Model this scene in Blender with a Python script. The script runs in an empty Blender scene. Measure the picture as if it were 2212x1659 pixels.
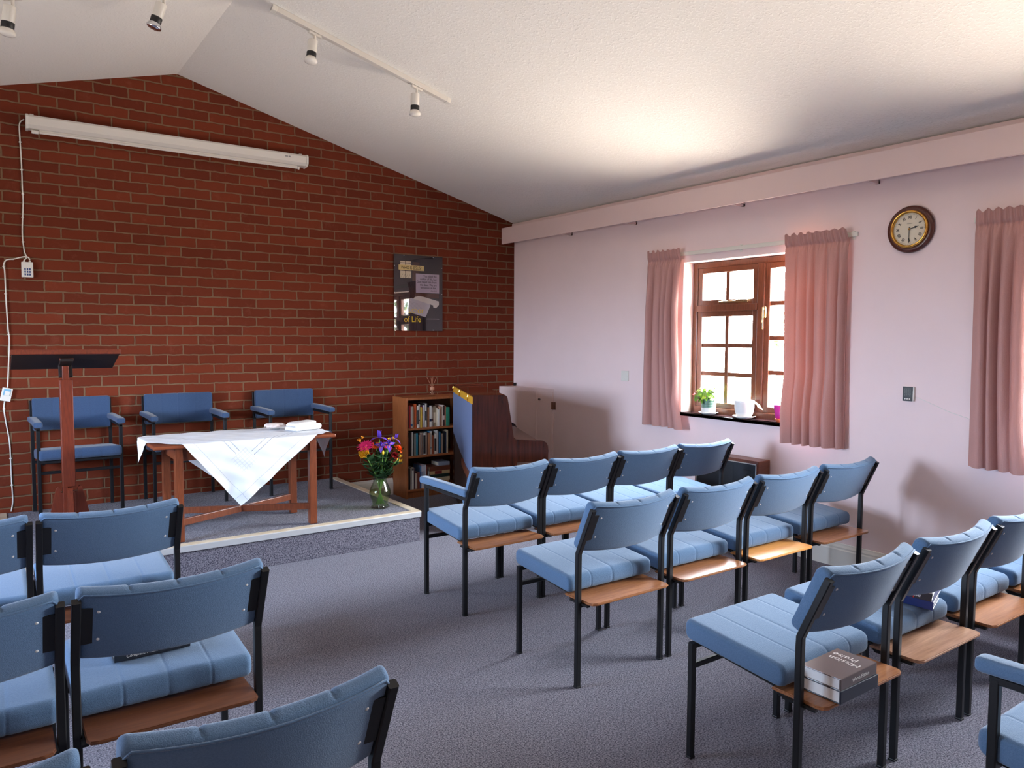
import bpy, bmesh, math, random
from mathutils import Vector, Matrix, Euler

R = random.Random(7)
PI = math.pi
scene = bpy.context.scene
C = scene.collection

# ------------------------------------------------------------------ camera, sky, exposure
XR = 4.146            # inner face of the right wall
RIDGE_X, RIDGE_Z, SLOPE = 1.014, 3.417, 0.268
XL = 2 * RIDGE_X - XR # inner face of the left wall
YB = -9.4             # rear wall
cam_d = bpy.data.cameras.new('camera')
cam = bpy.data.objects.new('camera', cam_d)
C.objects.link(cam)
F_PX = 1623.08
cam_d.sensor_width = 36.0
cam_d.lens = 36.0 * F_PX / 2212.0
yaw, pitch, roll = 0.615927, 0.061824, 0.004758
cy, sy = math.cos(yaw), math.sin(yaw)
fwd = Vector((sy * math.cos(pitch), cy * math.cos(pitch), -math.sin(pitch)))
rt = Vector((cy, -sy, 0)); up = rt.cross(fwd)
r2 = rt * math.cos(roll) + up * math.sin(roll)
u2 = -rt * math.sin(roll) + up * math.cos(roll)
m = Matrix((r2, u2, -fwd)).transposed().to_4x4()
m.translation = Vector((-0.2689, -6.2096, 1.4427))
cam.matrix_world = m
cam_d.clip_start = 0.02
scene.camera = cam

scene.view_settings.view_transform = 'Standard'
scene.view_settings.look = 'None'
scene.view_settings.gamma = 1.0
scene.view_settings.use_curve_mapping = False
scene.view_settings.exposure = 0.0

SKY_S = 42.0
world = bpy.data.worlds.new('daylight'); scene.world = world
world.use_nodes = True
wn = world.node_tree.nodes; wl = world.node_tree.links
wn.clear()
wo = wn.new('ShaderNodeOutputWorld'); wb = wn.new('ShaderNodeBackground')
tc = wn.new('ShaderNodeTexCoord'); sx = wn.new('ShaderNodeSeparateXYZ')
wl.new(tc.outputs['Generated'], sx.inputs[0])
mr = wn.new('ShaderNodeMapRange'); mr.inputs['From Min'].default_value = -1; mr.inputs['From Max'].default_value = 1
wl.new(sx.outputs['Z'], mr.inputs['Value'])
mside = wn.new('ShaderNodeMapRange'); mside.inputs['From Min'].default_value = -.4; mside.inputs['From Max'].default_value = .4
wl.new(sx.outputs['X'], mside.inputs['Value'])
def sky_ramp(stops):
    rp = wn.new('ShaderNodeValToRGB'); el = rp.color_ramp.elements
    while len(el) > 1: el.remove(el[-1])
    for i, (pos, col) in enumerate(stops):
        e = el[0] if i == 0 else el.new(pos)
        e.position = pos; e.color = (*col, 1)
    wl.new(mr.outputs[0], rp.inputs[0]); return rp
# unseen surroundings toned for indoor light: bright warm ground right, bluer sky left
sky_r = sky_ramp([(0.0, (1.75, 1.55, 1.34)), (.26, (1.65, 1.46, 1.26)), (.37, (.9, .82, .70)), (.485, (.6, .57, .49)), (.52, (2.6, 2.65, 2.75)), (.70, (2.9, 3.15, 3.4)), (1.0, (1.9, 2.15, 2.5))])
sky_l = sky_ramp([(0.0, (.3, .3, .27)), (.47, (.5, .49, .45)), (.51, (1.75, 2.1, 2.7)), (.62, (1.4, 1.8, 2.45)), (1.0, (.7, .95, 1.5))])
wmx = wn.new('ShaderNodeMix'); wmx.data_type = 'RGBA'
wl.new(mside.outputs[0], wmx.inputs[0]); wl.new(sky_l.outputs[0], wmx.inputs[6]); wl.new(sky_r.outputs[0], wmx.inputs[7])
wl.new(wmx.outputs[2], wb.inputs[0]); wl.new(wb.outputs[0], wo.inputs[0])
wb.inputs[1].default_value = SKY_S

WIN_R = [(-2.24, -3.48), (-4.56, -5.72)]      # window openings in the right wall
WIN_L = [(-1.70, -3.05)]      # window openings in the left wall
WIN_Z = (0.87, 2.02)
for side, wins in ((0, WIN_R), (1, WIN_L)):
    for ya, yb in wins:
        ld = bpy.data.lights.new('daylight_portal', 'AREA')
        ld.shape = 'RECTANGLE'; ld.size = abs(yb - ya) + .1; ld.size_y = WIN_Z[1] - WIN_Z[0] + .1
        ld.cycles.is_portal = True
        lo = bpy.data.objects.new('daylight_portal', ld); C.objects.link(lo)
        zc = sum(WIN_Z) / 2
        lo.location = ((XR + 0.30) if side == 0 else (XL - 0.30), (ya + yb) / 2, zc)
        lo.rotation_euler = (PI/2, 0, PI/2 if side == 0 else -PI/2)

# ------------------------------------------------------------------ materials
def srgb(r, g, b):
    f = lambda c: (c / 255 / 12.92) if c / 255 <= 0.04045 else ((c / 255 + 0.055) / 1.055) ** 2.4
    return (f(r), f(g), f(b), 1)

def mat(name, col, rough=0.6, metal=0.0, spec=0.5, **kw):
    mt = bpy.data.materials.new(name); mt.use_nodes = True
    b = mt.node_tree.nodes['Principled BSDF']
    b.inputs['Base Color'].default_value = col
    b.inputs['Roughness'].default_value = rough
    b.inputs['Metallic'].default_value = metal
    b.inputs['Specular IOR Level'].default_value = spec
    for k, v in kw.items():
        b.inputs[k.replace('_', ' ')].default_value = v
    return mt

def nodes(mt):
    return mt.node_tree.nodes, mt.node_tree.links, mt.node_tree.nodes['Principled BSDF']

def noise_col(mt, c1, c2, scale, lo=0.35, hi=0.65, coord='Object', stretch=None, detail=4, bump=0, bscale=None, dist=0.002):
    n, l, b = nodes(mt)
    t = n.new('ShaderNodeTexCoord'); src = t.outputs[coord]
    if stretch:
        mp = n.new('ShaderNodeMapping'); mp.inputs['Scale'].default_value = stretch
        l.new(src, mp.inputs[0]); src = mp.outputs[0]
    nz = n.new('ShaderNodeTexNoise'); nz.inputs['Scale'].default_value = scale; nz.inputs['Detail'].default_value = detail
    l.new(src, nz.inputs['Vector'])
    r = n.new('ShaderNodeValToRGB')
    r.color_ramp.elements[0].position = lo; r.color_ramp.elements[0].color = c1
    r.color_ramp.elements[1].position = hi; r.color_ramp.elements[1].color = c2
    l.new(nz.outputs['Fac'], r.inputs[0]); l.new(r.outputs[0], b.inputs['Base Color'])
    if bump:
        if bscale:
            nb = n.new('ShaderNodeTexNoise'); nb.inputs['Scale'].default_value = bscale; nb.inputs['Detail'].default_value = 2
            l.new(src, nb.inputs['Vector'])
        else:
            nb = nz
        bp = n.new('ShaderNodeBump'); bp.inputs['Strength'].default_value = bump; bp.inputs['Distance'].default_value = dist
        l.new(nb.outputs['Fac'], bp.inputs['Height']); l.new(bp.outputs[0], b.inputs['Normal'])
    return mt

def thin_glass(name, tint, base=.04, edge=.5):
    """clear shell: mostly lets light through, mirrors a little more towards its rim"""
    mt = bpy.data.materials.new(name); mt.use_nodes = True
    n, l = mt.node_tree.nodes, mt.node_tree.links; n.clear()
    o = n.new('ShaderNodeOutputMaterial'); t = n.new('ShaderNodeBsdfTransparent'); g = n.new('ShaderNodeBsdfGlossy')
    f = n.new('ShaderNodeLayerWeight'); f.inputs['Blend'].default_value = .5
    p = n.new('ShaderNodeMath'); p.operation = 'POWER'; p.inputs[1].default_value = 4
    k = n.new('ShaderNodeMath'); k.operation = 'MULTIPLY_ADD'; k.inputs[1].default_value = edge; k.inputs[2].default_value = base
    mx = n.new('ShaderNodeMixShader')
    t.inputs[0].default_value = tint; g.inputs['Roughness'].default_value = 0.02
    l.new(f.outputs['Facing'], p.inputs[0]); l.new(p.outputs[0], k.inputs[0]); l.new(k.outputs[0], mx.inputs[0])
    l.new(t.outputs[0], mx.inputs[1]); l.new(g.outputs[0], mx.inputs[2]); l.new(mx.outputs[0], o.inputs[0])
    return mt

# brick
M = {}
def brick_material():
    mt = mat('red_brick', srgb(126, 56, 36), 0.85, spec=0.2)
    n, l, b = nodes(mt)
    t = n.new('ShaderNodeTexCoord'); s = n.new('ShaderNodeSeparateXYZ'); l.new(t.outputs['Object'], s.inputs[0])
    nz = n.new('ShaderNodeTexNoise'); nz.inputs['Scale'].default_value = 16; nz.inputs['Detail'].default_value = 3
    l.new(t.outputs['Object'], nz.inputs['Vector'])
    sub = n.new('ShaderNodeVectorMath'); sub.operation = 'SUBTRACT'; sub.inputs[1].default_value = (.5, .5, .5)
    l.new(nz.outputs['Color'], sub.inputs[0])
    sc = n.new('ShaderNodeVectorMath'); sc.operation = 'SCALE'; sc.inputs['Scale'].default_value = 0.015
    l.new(sub.outputs[0], sc.inputs[0])
    ad = n.new('ShaderNodeMath'); ad.operation = 'ADD'; ad.inputs[1].default_value = -1.447 + 40 * 0.075
    l.new(s.outputs['Z'], ad.inputs[0])
    ax = n.new('ShaderNodeMath'); ax.operation = 'ADD'; ax.inputs[1].default_value = 20 * 0.225
    l.new(s.outputs['X'], ax.inputs[0])
    cb = n.new('ShaderNodeCombineXYZ'); l.new(ax.outputs[0], cb.inputs[0]); l.new(ad.outputs[0], cb.inputs[1])
    va = n.new('ShaderNodeVectorMath'); va.operation = 'ADD'
    l.new(cb.outputs[0], va.inputs[0]); l.new(sc.outputs[0], va.inputs[1])
    bt = n.new('ShaderNodeTexBrick')
    bt.offset = 0.5; bt.offset_frequency = 2; bt.squash = 1.0
    bt.inputs['Scale'].default_value = 1.0; bt.inputs['Brick Width'].default_value = 0.225; bt.inputs['Row Height'].default_value = 0.075
    bt.inputs['Mortar Size'].default_value = 0.0068; bt.inputs['Mortar Smooth'].default_value = 0.45
    bt.inputs['Color1'].default_value = srgb(98, 40, 22); bt.inputs['Color2'].default_value = srgb(116, 50, 28)
    bt.inputs['Mortar'].default_value = srgb(120, 92, 68); bt.inputs['Bias'].default_value = 0.0
    l.new(va.outputs[0], bt.inputs['Vector'])
    # smears and grain on the brick faces
    n2 = n.new('ShaderNodeTexNoise'); n2.inputs['Scale'].default_value = 9; n2.inputs['Detail'].default_value = 6; n2.inputs['Roughness'].default_value = .7
    l.new(t.outputs['Object'], n2.inputs['Vector'])
    r2_ = n.new('ShaderNodeValToRGB'); r2_.color_ramp.elements[0].position = .56; r2_.color_ramp.elements[1].position = .82
    r2_.color_ramp.elements[0].color = (0, 0, 0, 1); r2_.color_ramp.elements[1].color = (.5, .5, .5, 1)
    l.new(n2.outputs['Fac'], r2_.inputs[0])
    mx = n.new('ShaderNodeMix'); mx.data_type = 'RGBA'
    l.new(r2_.outputs[0], mx.inputs[0]); l.new(bt.outputs['Color'], mx.inputs[6]); mx.inputs[7].default_value = srgb(140, 80, 60)
    l.new(mx.outputs[2], b.inputs['Base Color'])
    inv = n.new('ShaderNodeMath'); inv.operation = 'SUBTRACT'; inv.inputs[0].default_value = 1.0
    l.new(bt.outputs['Fac'], inv.inputs[1])
    bp = n.new('ShaderNodeBump'); bp.inputs['Strength'].default_value = 0.8; bp.inputs['Distance'].default_value = 0.006
    l.new(inv.outputs[0], bp.inputs['Height'])
    n3 = n.new('ShaderNodeTexNoise'); n3.inputs['Scale'].default_value = 120; l.new(t.outputs['Object'], n3.inputs['Vector'])
    bp2 = n.new('ShaderNodeBump'); bp2.inputs['Strength'].default_value = 0.15; bp2.inputs['Distance'].default_value = 0.004
    l.new(n3.outputs['Fac'], bp2.inputs['Height']); l.new(bp.outputs[0], bp2.inputs['Normal'])
    l.new(bp2.outputs[0], b.inputs['Normal'])
    return mt
M['brick'] = brick_material()
M['pink'] = noise_col(mat('pink_wall_paint', srgb(236, 212, 208), 0.75, spec=0.25), srgb(239, 217, 215), srgb(242, 220, 218), 3, bump=.08, bscale=220)
M['pinkwood'] = mat('pink_gloss_paint', srgb(230, 204, 198), 0.4)
def ceiling_material():
    mt = mat('textured_ceiling', srgb(240, 236, 228), 0.9, spec=.1)
    n, l, b = nodes(mt)
    t = n.new('ShaderNodeTexCoord')
    nz = n.new('ShaderNodeTexNoise'); nz.inputs['Scale'].default_value = 60; nz.inputs['Detail'].default_value = 4; nz.inputs['Roughness'].default_value = .6
    l.new(t.outputs['Object'], nz.inputs['Vector'])
    r = n.new('ShaderNodeValToRGB'); r.color_ramp.elements[0].position = .5; r.color_ramp.elements[1].position = .66
    l.new(nz.outputs['Fac'], r.inputs[0])
    bp = n.new('ShaderNodeBump'); bp.inputs['Strength'].default_value = .4; bp.inputs['Distance'].default_value = .005
    l.new(r.outputs[0], bp.inputs['Height']); l.new(bp.outputs[0], b.inputs['Normal'])
    return mt
M['ceiling'] = ceiling_material()
def carpet_material():
    mt = mat('blue_grey_carpet', srgb(120, 122, 140), 1.0, spec=.05)
    noise_col(mt, srgb(56, 55, 72), srgb(146, 143, 154), 170, .36, .64, detail=5, bump=.9, bscale=260, dist=.006)
    n, l, b = nodes(mt)
    b.inputs['Sheen Weight'].default_value = .15
    return mt
M['carpet'] = carpet_material()
M['skirting'] = mat('white_gloss_paint', srgb(226, 222, 212), 0.35)
M['cream_trim'] = noise_col(mat('cream_nosing', srgb(206, 190, 164), .55), srgb(198, 180, 152), srgb(214, 200, 176), 12)
M['silver_trim'] = mat('pale_grey_edging', srgb(196, 198, 200), .4, metal=.25)
def fabric_material(name='blue_weave', c1=srgb(83, 111, 142), c2=srgb(92, 120, 151)):
    mt = mat(name, c1, .95, spec=.1)
    noise_col(mt, c1, c2, 240, .3, .7, detail=3)
    n, l, b = nodes(mt)
    t = n.new('ShaderNodeTexCoord')
    w1 = n.new('ShaderNodeTexNoise'); w1.inputs['Scale'].default_value = 420; w1.inputs['Detail'].default_value = 2
    l.new(t.outputs['Object'], w1.inputs['Vector'])
    bp = n.new('ShaderNodeBump'); bp.inputs['Strength'].default_value = .5; bp.inputs['Distance'].default_value = .002
    l.new(w1.outputs['Fac'], bp.inputs['Height']); l.new(bp.outputs[0], b.inputs['Normal'])
    b.inputs['Sheen Weight'].default_value = .25
    return mt
M['fabric'] = fabric_material()
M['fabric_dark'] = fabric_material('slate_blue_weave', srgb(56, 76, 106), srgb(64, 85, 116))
M['black_metal'] = mat('black_enamelled_steel', srgb(20, 21, 24), .42, spec=.4)
M['screw'] = mat('zinc_screw', srgb(210, 210, 208), .5)
def wood(name, c1, c2, rough=.35, scale=10, stretch=(1, 14, 14), worn=None):
    mt = mat(name, c1, rough)
    noise_col(mt, c1, c2, scale, .3, .7, stretch=stretch, detail=6)
    if worn:
        n, l, b = nodes(mt)
        old = b.inputs['Base Color'].links[0].from_socket
        t = n.new('ShaderNodeTexCoord'); nz = n.new('ShaderNodeTexNoise'); nz.inputs['Scale'].default_value = 14; nz.inputs['Detail'].default_value = 7
        l.new(t.outputs['Object'], nz.inputs['Vector'])
        r = n.new('ShaderNodeValToRGB'); r.color_ramp.elements[0].position = .66; r.color_ramp.elements[1].position = .72
        l.new(nz.outputs['Fac'], r.inputs[0])
        mx = n.new('ShaderNodeMix'); mx.data_type = 'RGBA'; l.new(r.outputs[0], mx.inputs[0]); l.new(old, mx.inputs[6]); mx.inputs[7].default_value = worn
        l.new(mx.outputs[2], b.inputs['Base Color'])
    return mt
M['shelf_dark'] = wood('dark_ply_no_glare', srgb(92, 54, 34), srgb(112, 68, 42), .38, worn=srgb(160, 104, 62))  # dark brown, without the glare put into the right-block shelves
M['shelf_mid'] = wood('brown_glare_ply', srgb(142, 92, 60), srgb(164, 110, 72), .27, worn=srgb(196, 140, 96))  # right-block brown, lightened partly by glare put into the colour
M['shelf_light'] = wood('honey_glare_ply', srgb(222, 152, 84), srgb(236, 170, 100), .3)  # light orange wood, its paleness partly painted sun glare
M['shelf_worn_glare'] = wood('worn_glare_ply', srgb(150, 108, 84), srgb(180, 138, 110), .3, worn=srgb(190, 120, 66))  # pinkish glare painted into the base colour, worn marks over it
M['table_wood'] = wood('red_brown_hardwood', srgb(104, 52, 30), srgb(132, 70, 42), .32, stretch=(14, 14, 1.5))
M['table_top'] = wood('red_brown_hardwood_top', srgb(120, 60, 34), srgb(142, 74, 44), .3)
M['lectern_wood'] = wood('mahogany', srgb(94, 38, 22), srgb(118, 50, 28), .35, stretch=(14, 14, 1.5))
M['lectern_dark'] = mat('black_brown_underside', srgb(34, 22, 18), .6)
M['piano_wood'] = wood('rosewood_gloss', srgb(34, 15, 9), srgb(58, 26, 15), .16, scale=5, stretch=(9, 9, .7))
M['piano_wood'].node_tree.nodes['Principled BSDF'].inputs['Specular IOR Level'].default_value = .35
M['piano_top'] = wood('rosewood_gloss_top', srgb(70, 32, 20), srgb(92, 44, 26), .06, scale=5, stretch=(9, 1, 9))
M['piano_dark'] = mat('dark_piano_back', srgb(62, 44, 36), .7)
M['blue_cloth'] = noise_col(mat('blue_piano_cloth', srgb(104, 118, 152), .95), srgb(98, 112, 146), srgb(110, 126, 160), 300)
M['yellow'] = mat('ochre_tape', srgb(214, 158, 38), .7)
M['bookcase'] = wood('teak_veneer', srgb(150, 86, 46), srgb(172, 104, 58), .5, stretch=(12, 12, 1.2))
M['bookcase_back'] = mat('dark_veneer_back', srgb(84, 52, 32), .6)
M['win_wood'] = wood('varnished_window_timber', srgb(92, 54, 36), srgb(114, 68, 46), .3, stretch=(12, 12, 2))
M['sill'] = mat('dark_brown_tile', srgb(58, 40, 42), .12)
M['glass'] = thin_glass('window_pane', (1, 1, 1, 1), .03, .3)
M['brass'] = mat('brass', srgb(220, 170, 84), .18, metal=1)
M['pewter'] = mat('pale_brass', srgb(214, 196, 150), .2, metal=.9)
M['white_plastic'] = mat('white_plastic', srgb(228, 224, 214), .4)
M['white_enamel'] = mat('white_enamel', srgb(222, 216, 206), .35)
M['black_plastic'] = mat('black_plastic', srgb(24, 24, 26), .45)
M['chrome'] = mat('mirror_bulb', srgb(220, 220, 224), .05, metal=1)
M['bulb'] = mat('opal_bulb', srgb(232, 226, 216), .18)
M['blue_print'] = mat('blue_print', srgb(46, 66, 116), .5)
M['print_dark'] = mat('dark_print', srgb(46, 40, 40), .5)
M['grey_print'] = mat('grey_print', srgb(120, 120, 120), .5)
M['heater_wood'] = wood('walnut_casing', srgb(96, 52, 36), srgb(118, 68, 46), .35)
M['heater_black'] = mat('black_grille', srgb(22, 23, 27), .4)
M['alu'] = mat('aluminium_edge', srgb(196, 188, 176), .3, metal=.8)
def cloth_curtain():
    mt = bpy.data.materials.new('dusty_pink_curtain'); mt.use_nodes = True
    n, l = mt.node_tree.nodes, mt.node_tree.links
    b = n['Principled BSDF']; o = n['Material Output']
    b.inputs['Base Color'].default_value = srgb(190, 145, 138); b.inputs['Roughness'].default_value = .9; b.inputs['Specular IOR Level'].default_value = .1
    t = n.new('ShaderNodeTexCoord'); wv = n.new('ShaderNodeTexNoise'); wv.inputs['Scale'].default_value = 180
    l.new(t.outputs['Object'], wv.inputs['Vector'])
    bp = n.new('ShaderNodeBump'); bp.inputs['Strength'].default_value = .35; bp.inputs['Distance'].default_value = .003
    l.new(wv.outputs['Fac'], bp.inputs['Height']); l.new(bp.outputs[0], b.inputs['Normal'])
    tr = n.new('ShaderNodeBsdfTranslucent'); tr.inputs[0].default_value = srgb(236, 128, 98)
    mx = n.new('ShaderNodeMixShader'); mx.inputs[0].default_value = .008
    l.new(b.outputs[0], mx.inputs[1]); l.new(tr.outputs[0], mx.inputs[2]); l.new(mx.outputs[0], o.inputs[0])
    return mt
M['curtain'] = cloth_curtain()

# ------------------------------------------------------------------ mesh helpers
def box(bm, c, s, bev=0.0, rot=None, seg=2):
    r = bmesh.ops.create_cube(bm, size=1.0)
    vs = r['verts']
    bmesh.ops.scale(bm, vec=s, verts=vs)
    if bev > 0:
        es = list({e for v in vs for e in v.link_edges})
        rb = bmesh.ops.bevel(bm, geom=es, offset=min(bev, min(s) * .49), segments=seg, affect='EDGES', profile=.5)
        vs = list({v for f in rb['faces'] for v in f.verts} | {v for v in vs if v.is_valid})
    if rot is not None:
        bmesh.ops.rotate(bm, cent=(0, 0, 0), matrix=rot, verts=vs)
    bmesh.ops.translate(bm, vec=c, verts=vs)
    return vs

def bx(bm, x0, x1, y0, y1, z0, z1, bev=0.0):
    return box(bm, ((x0 + x1) / 2, (y0 + y1) / 2, (z0 + z1) / 2), (abs(x1 - x0), abs(y1 - y0), abs(z1 - z0)), bev)

def frames(pts):
    pts = [Vector(p) for p in pts]; out = []
    t0 = (pts[1] - pts[0]).normalized()
    a = Vector((0, 0, 1)) if abs(t0.z) < .9 else Vector((0, 1, 0))
    nrm = (a - t0 * a.dot(t0)).normalized()
    for i, p in enumerate(pts):
        if i == 0: t = t0
        elif i == len(pts) - 1: t = (pts[i] - pts[i - 1]).normalized()
        else:
            t = ((pts[i] - pts[i - 1]).normalized() + (pts[i + 1] - pts[i]).normalized())
            t = t.normalized() if t.length > 1e-6 else t0
        nrm = (nrm - t * nrm.dot(t)).normalized()
        out.append((p, nrm, t.cross(nrm)))
    return out

def ringloft(bm, rings, closed=True, cap=True):
    rv = [[bm.verts.new(p) for p in r] for r in rings]
    n = len(rv[0])
    for i in range(len(rv) - 1):
        for j in range(n if closed else n - 1):
            k = (j + 1) % n
            bm.faces.new((rv[i][j], rv[i][k], rv[i + 1][k], rv[i + 1][j]))
    if cap and closed:
        bm.faces.new(list(reversed(rv[0]))); bm.faces.new(rv[-1])
    return rv

def tube(bm, pts, r, n=8):
    rr = r if isinstance(r, (list, tuple)) else [r] * len(pts)
    rings = []
    for (p, a, b), q in zip(frames(pts), rr):
        rings.append([p + (a * math.cos(2 * PI * j / n) + b * math.sin(2 * PI * j / n)) * q for j in range(n)])
    ringloft(bm, rings)

def sqtube(bm, pts, s):
    h = s / 2; c = h * .25; rings = []
    for p, a, b in frames(pts):
        prof = [(h - c, -h), (h, -h + c), (h, h - c), (h - c, h), (-h + c, h), (-h, h - c), (-h, -h + c), (-h + c, -h)]
        rings.append([p + a * x + b * y for x, y in prof])
    ringloft(bm, rings)

def lathe(bm, prof, n=24, c=(0, 0, 0), mtx=None, cap=True):
    rings = []
    for r, z in prof:
        ring = [Vector((r * math.cos(2 * PI * j / n), r * math.sin(2 * PI * j / n), z)) for j in range(n)]
        if mtx is not None: ring = [mtx @ p for p in ring]
        rings.append([p + Vector(c) for p in ring])
    ringloft(bm, rings, cap=cap)

def prism(bm, poly, d, origin=(0, 0, 0), ax=Vector((1, 0, 0)), ay=Vector((0, 0, 1)), an=None):
    """polygon in the plane (ax, ay), extruded by the vector d"""
    o = Vector(origin); d = Vector(d)
    a = [bm.verts.new(o + ax * x + ay * y) for x, y in poly]
    b = [bm.verts.new(o + ax * x + ay * y + d) for x, y in poly]
    n = len(a)
    bm.faces.new(a); bm.faces.new(list(reversed(b)))
    for i in range(n):
        k = (i + 1) % n
        bm.faces.new((a[k], a[i], b[i], b[k]))

def obj(name, bm, m_, parent=None, smooth=False, loc=None, autos=None):
    bmesh.ops.recalc_face_normals(bm, faces=bm.faces[:])
    me = bpy.data.meshes.new(name); bm.to_mesh(me); bm.free()
    ms = m_ if isinstance(m_, (list, tuple)) else [m_]
    for q in ms: me.materials.append(q)
    if smooth or autos:
        for p in me.polygons: p.use_smooth = True
    if autos:
        me.set_sharp_from_angle(angle=math.radians(autos))
    o = bpy.data.objects.new(name, me); C.objects.link(o)
    if parent is not None: o.parent = parent
    if loc is not None: o.location = loc
    return o

def B(): return bmesh.new()

def thing(name, label, cat, loc=(0, 0, 0), rotz=0.0, group=None):
    o = bpy.data.objects.new(name, None); C.objects.link(o)
    o.empty_display_size = .1
    o.location = loc; o.rotation_euler = (0, 0, rotz)
    o['label'] = label; o['category'] = cat
    if group: o['group'] = group
    return o

def tag(o, label, cat, group=None):
    o['label'] = label; o['category'] = cat
    if group: o['group'] = group
    return o

def struct(o, label=None):
    o['kind'] = 'structure'
    if label: o['label'] = label
    return o

def dup(root, loc, rotz, label, group=None):
    r = root.copy(); C.objects.link(r); r.location = loc; r.rotation_euler = (0, 0, rotz)
    r['label'] = label
    if group: r['group'] = group
    for ch in list(root.children):
        c = ch.copy(); C.objects.link(c); c.parent = r
        for g in list(ch.children):
            d = g.copy(); C.objects.link(d); d.parent = c
    return r

def text_mesh(name, s, size, m_, parent, mtx, align='LEFT', ext=0.0002, bold=0.0, sx=1.0):
    cu = bpy.data.curves.new(name, 'FONT'); cu.body = s; cu.size = size; cu.align_x = align
    cu.extrude = ext; cu.offset = bold
    t = bpy.data.objects.new(name + '_tmp', cu); C.objects.link(t)
    dg = bpy.context.evaluated_depsgraph_get()
    me = bpy.data.meshes.new_from_object(t.evaluated_get(dg))
    bpy.data.objects.remove(t)
    me.transform(mtx @ Matrix.Diagonal((sx, 1, 1, 1)))
    me.materials.clear(); me.materials.append(m_)
    o = bpy.data.objects.new(name, me); C.objects.link(o); o.parent = parent
    return o

def basis(o, ax, ay):
    ax = Vector(ax).normalized(); ay = Vector(ay).normalized(); az = ax.cross(ay)
    mm = Matrix((ax, ay, az)).transposed().to_4x4(); mm.translation = Vector(o)
    return mm

def rrect(hx, hy, r, n=4):
    pts = []
    for cx, cy_, a0 in ((hx - r, hy - r, 0), (-hx + r, hy - r, PI/2), (-hx + r, -hy + r, PI), (hx - r, -hy + r, 1.5 * PI)):
        for k in range(n + 1):
            a = a0 + (PI / 2) * k / n
            pts.append((cx + r * math.cos(a), cy_ + r * math.sin(a)))
    return pts

# ------------------------------------------------------------------ room shell
def zc_at(x): return RIDGE_Z - SLOPE * abs(x - RIDGE_X)
bm = B(); bx(bm, XL - .3, XR + .3, YB - .2, .3, -.1, 0)
struct(obj('floor', bm, M['carpet']), 'blue grey speckled carpet floor')
bm = B()
prism(bm, [(XL - .3, -.1), (XR + .3, -.1), (XR + .3, zc_at(XR + .3)), (RIDGE_X, RIDGE_Z), (XL - .3, zc_at(XL - .3))], (0, .25, 0))
struct(obj('wall_back', bm, M['brick']), 'red brick gable wall behind the platform')
bm = B()
prism(bm, [(XL - .3, -.1), (XR + .3, -.1), (XR + .3, zc_at(XR + .3)), (RIDGE_X, RIDGE_Z), (XL - .3, zc_at(XL - .3))], (0, -.2, 0), origin=(0, YB, 0))
struct(obj('wall_front', bm, M['pink']), 'pink end wall behind the camera')
bm = B()
for s in (1, -1):
    e = XR + .45 if s > 0 else XL - .45
    prism(bm, [(RIDGE_X, RIDGE_Z), (e, zc_at(e)), (e, zc_at(e) + .12), (RIDGE_X, RIDGE_Z + .12)], (0, YB - .5, 0), origin=(0, .25, 0))
struct(obj('ceiling', bm, M['ceiling']), 'cream textured pitched ceiling')

def side_wall(name, xin, xout, WIN_Y):
    bm = B()
    ys = sorted({YB, 0.0} | {y for w in WIN_Y for y in w})
    zs = [0.0, WIN_Z[0] - .02, WIN_Z[1], zc_at(xin) + .02]
    for i in range(len(ys) - 1):
        for j in range(3):
            ym = (ys[i] + ys[i + 1]) / 2
            hole = j == 1 and any(w[1] < ym < w[0] for w in WIN_Y)
            for x in (xin, xout):
                if not hole:
                    bm.faces.new([bm.verts.new((x, y, z)) for y, z in ((ys[i], zs[j]), (ys[i + 1], zs[j]), (ys[i + 1], zs[j + 1]), (ys[i], zs[j + 1]))])
            if hole:
                for (ya, za, yb, zb) in ((ys[i], zs[j], ys[i + 1], zs[j]), (ys[i], zs[j + 1], ys[i + 1], zs[j + 1]), (ys[i], zs[j], ys[i], zs[j + 1]), (ys[i + 1], zs[j], ys[i + 1], zs[j + 1])):
                    bm.faces.new([bm.verts.new(p) for p in ((xin, ya, za), (xout, ya, za), (xout, yb, zb), (xin, yb, zb))])
    bmesh.ops.remove_doubles(bm, verts=bm.verts[:], dist=1e-5)
    o = obj(name, bm, M['pink'])
    return struct(o)
side_wall('wall_right', XR, XR + .28, WIN_R)['label'] = 'pale pink plastered right wall with windows'
side_wall('wall_left', XL, XL - .28, WIN_L)['label'] = 'pink left wall with windows'

# skirting boards
def skirting(name, p0, p1, nrm):
    p0, p1, nrm = Vector(p0), Vector(p1), Vector(nrm)
    prof = [(0, 0), (.018, 0), (.018, .11), (.014, .118), (.014, .128), (.008, .14), (.006, .15), (0, .152)]
    bm = B(); prism(bm, prof, p1 - p0, origin=p0, ax=nrm, ay=Vector((0, 0, 1)))
    return struct(obj(name, bm, M['skirting']), 'white moulded skirting board')
skirting('baseboard_right', (XR, -.66, 0), (XR, YB, 0), (-1, 0, 0))
skirting('baseboard_back', (2.252, 0, 0), (2.786, 0, 0), (0, -1, 0))
skirting('baseboard_left', (XL, 0, 0), (XL, YB, 0), (1, 0, 0))
skirting('baseboard_front', (XL + .02, YB, 0), (XR - .02, YB, 0), (0, 1, 0))

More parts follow.
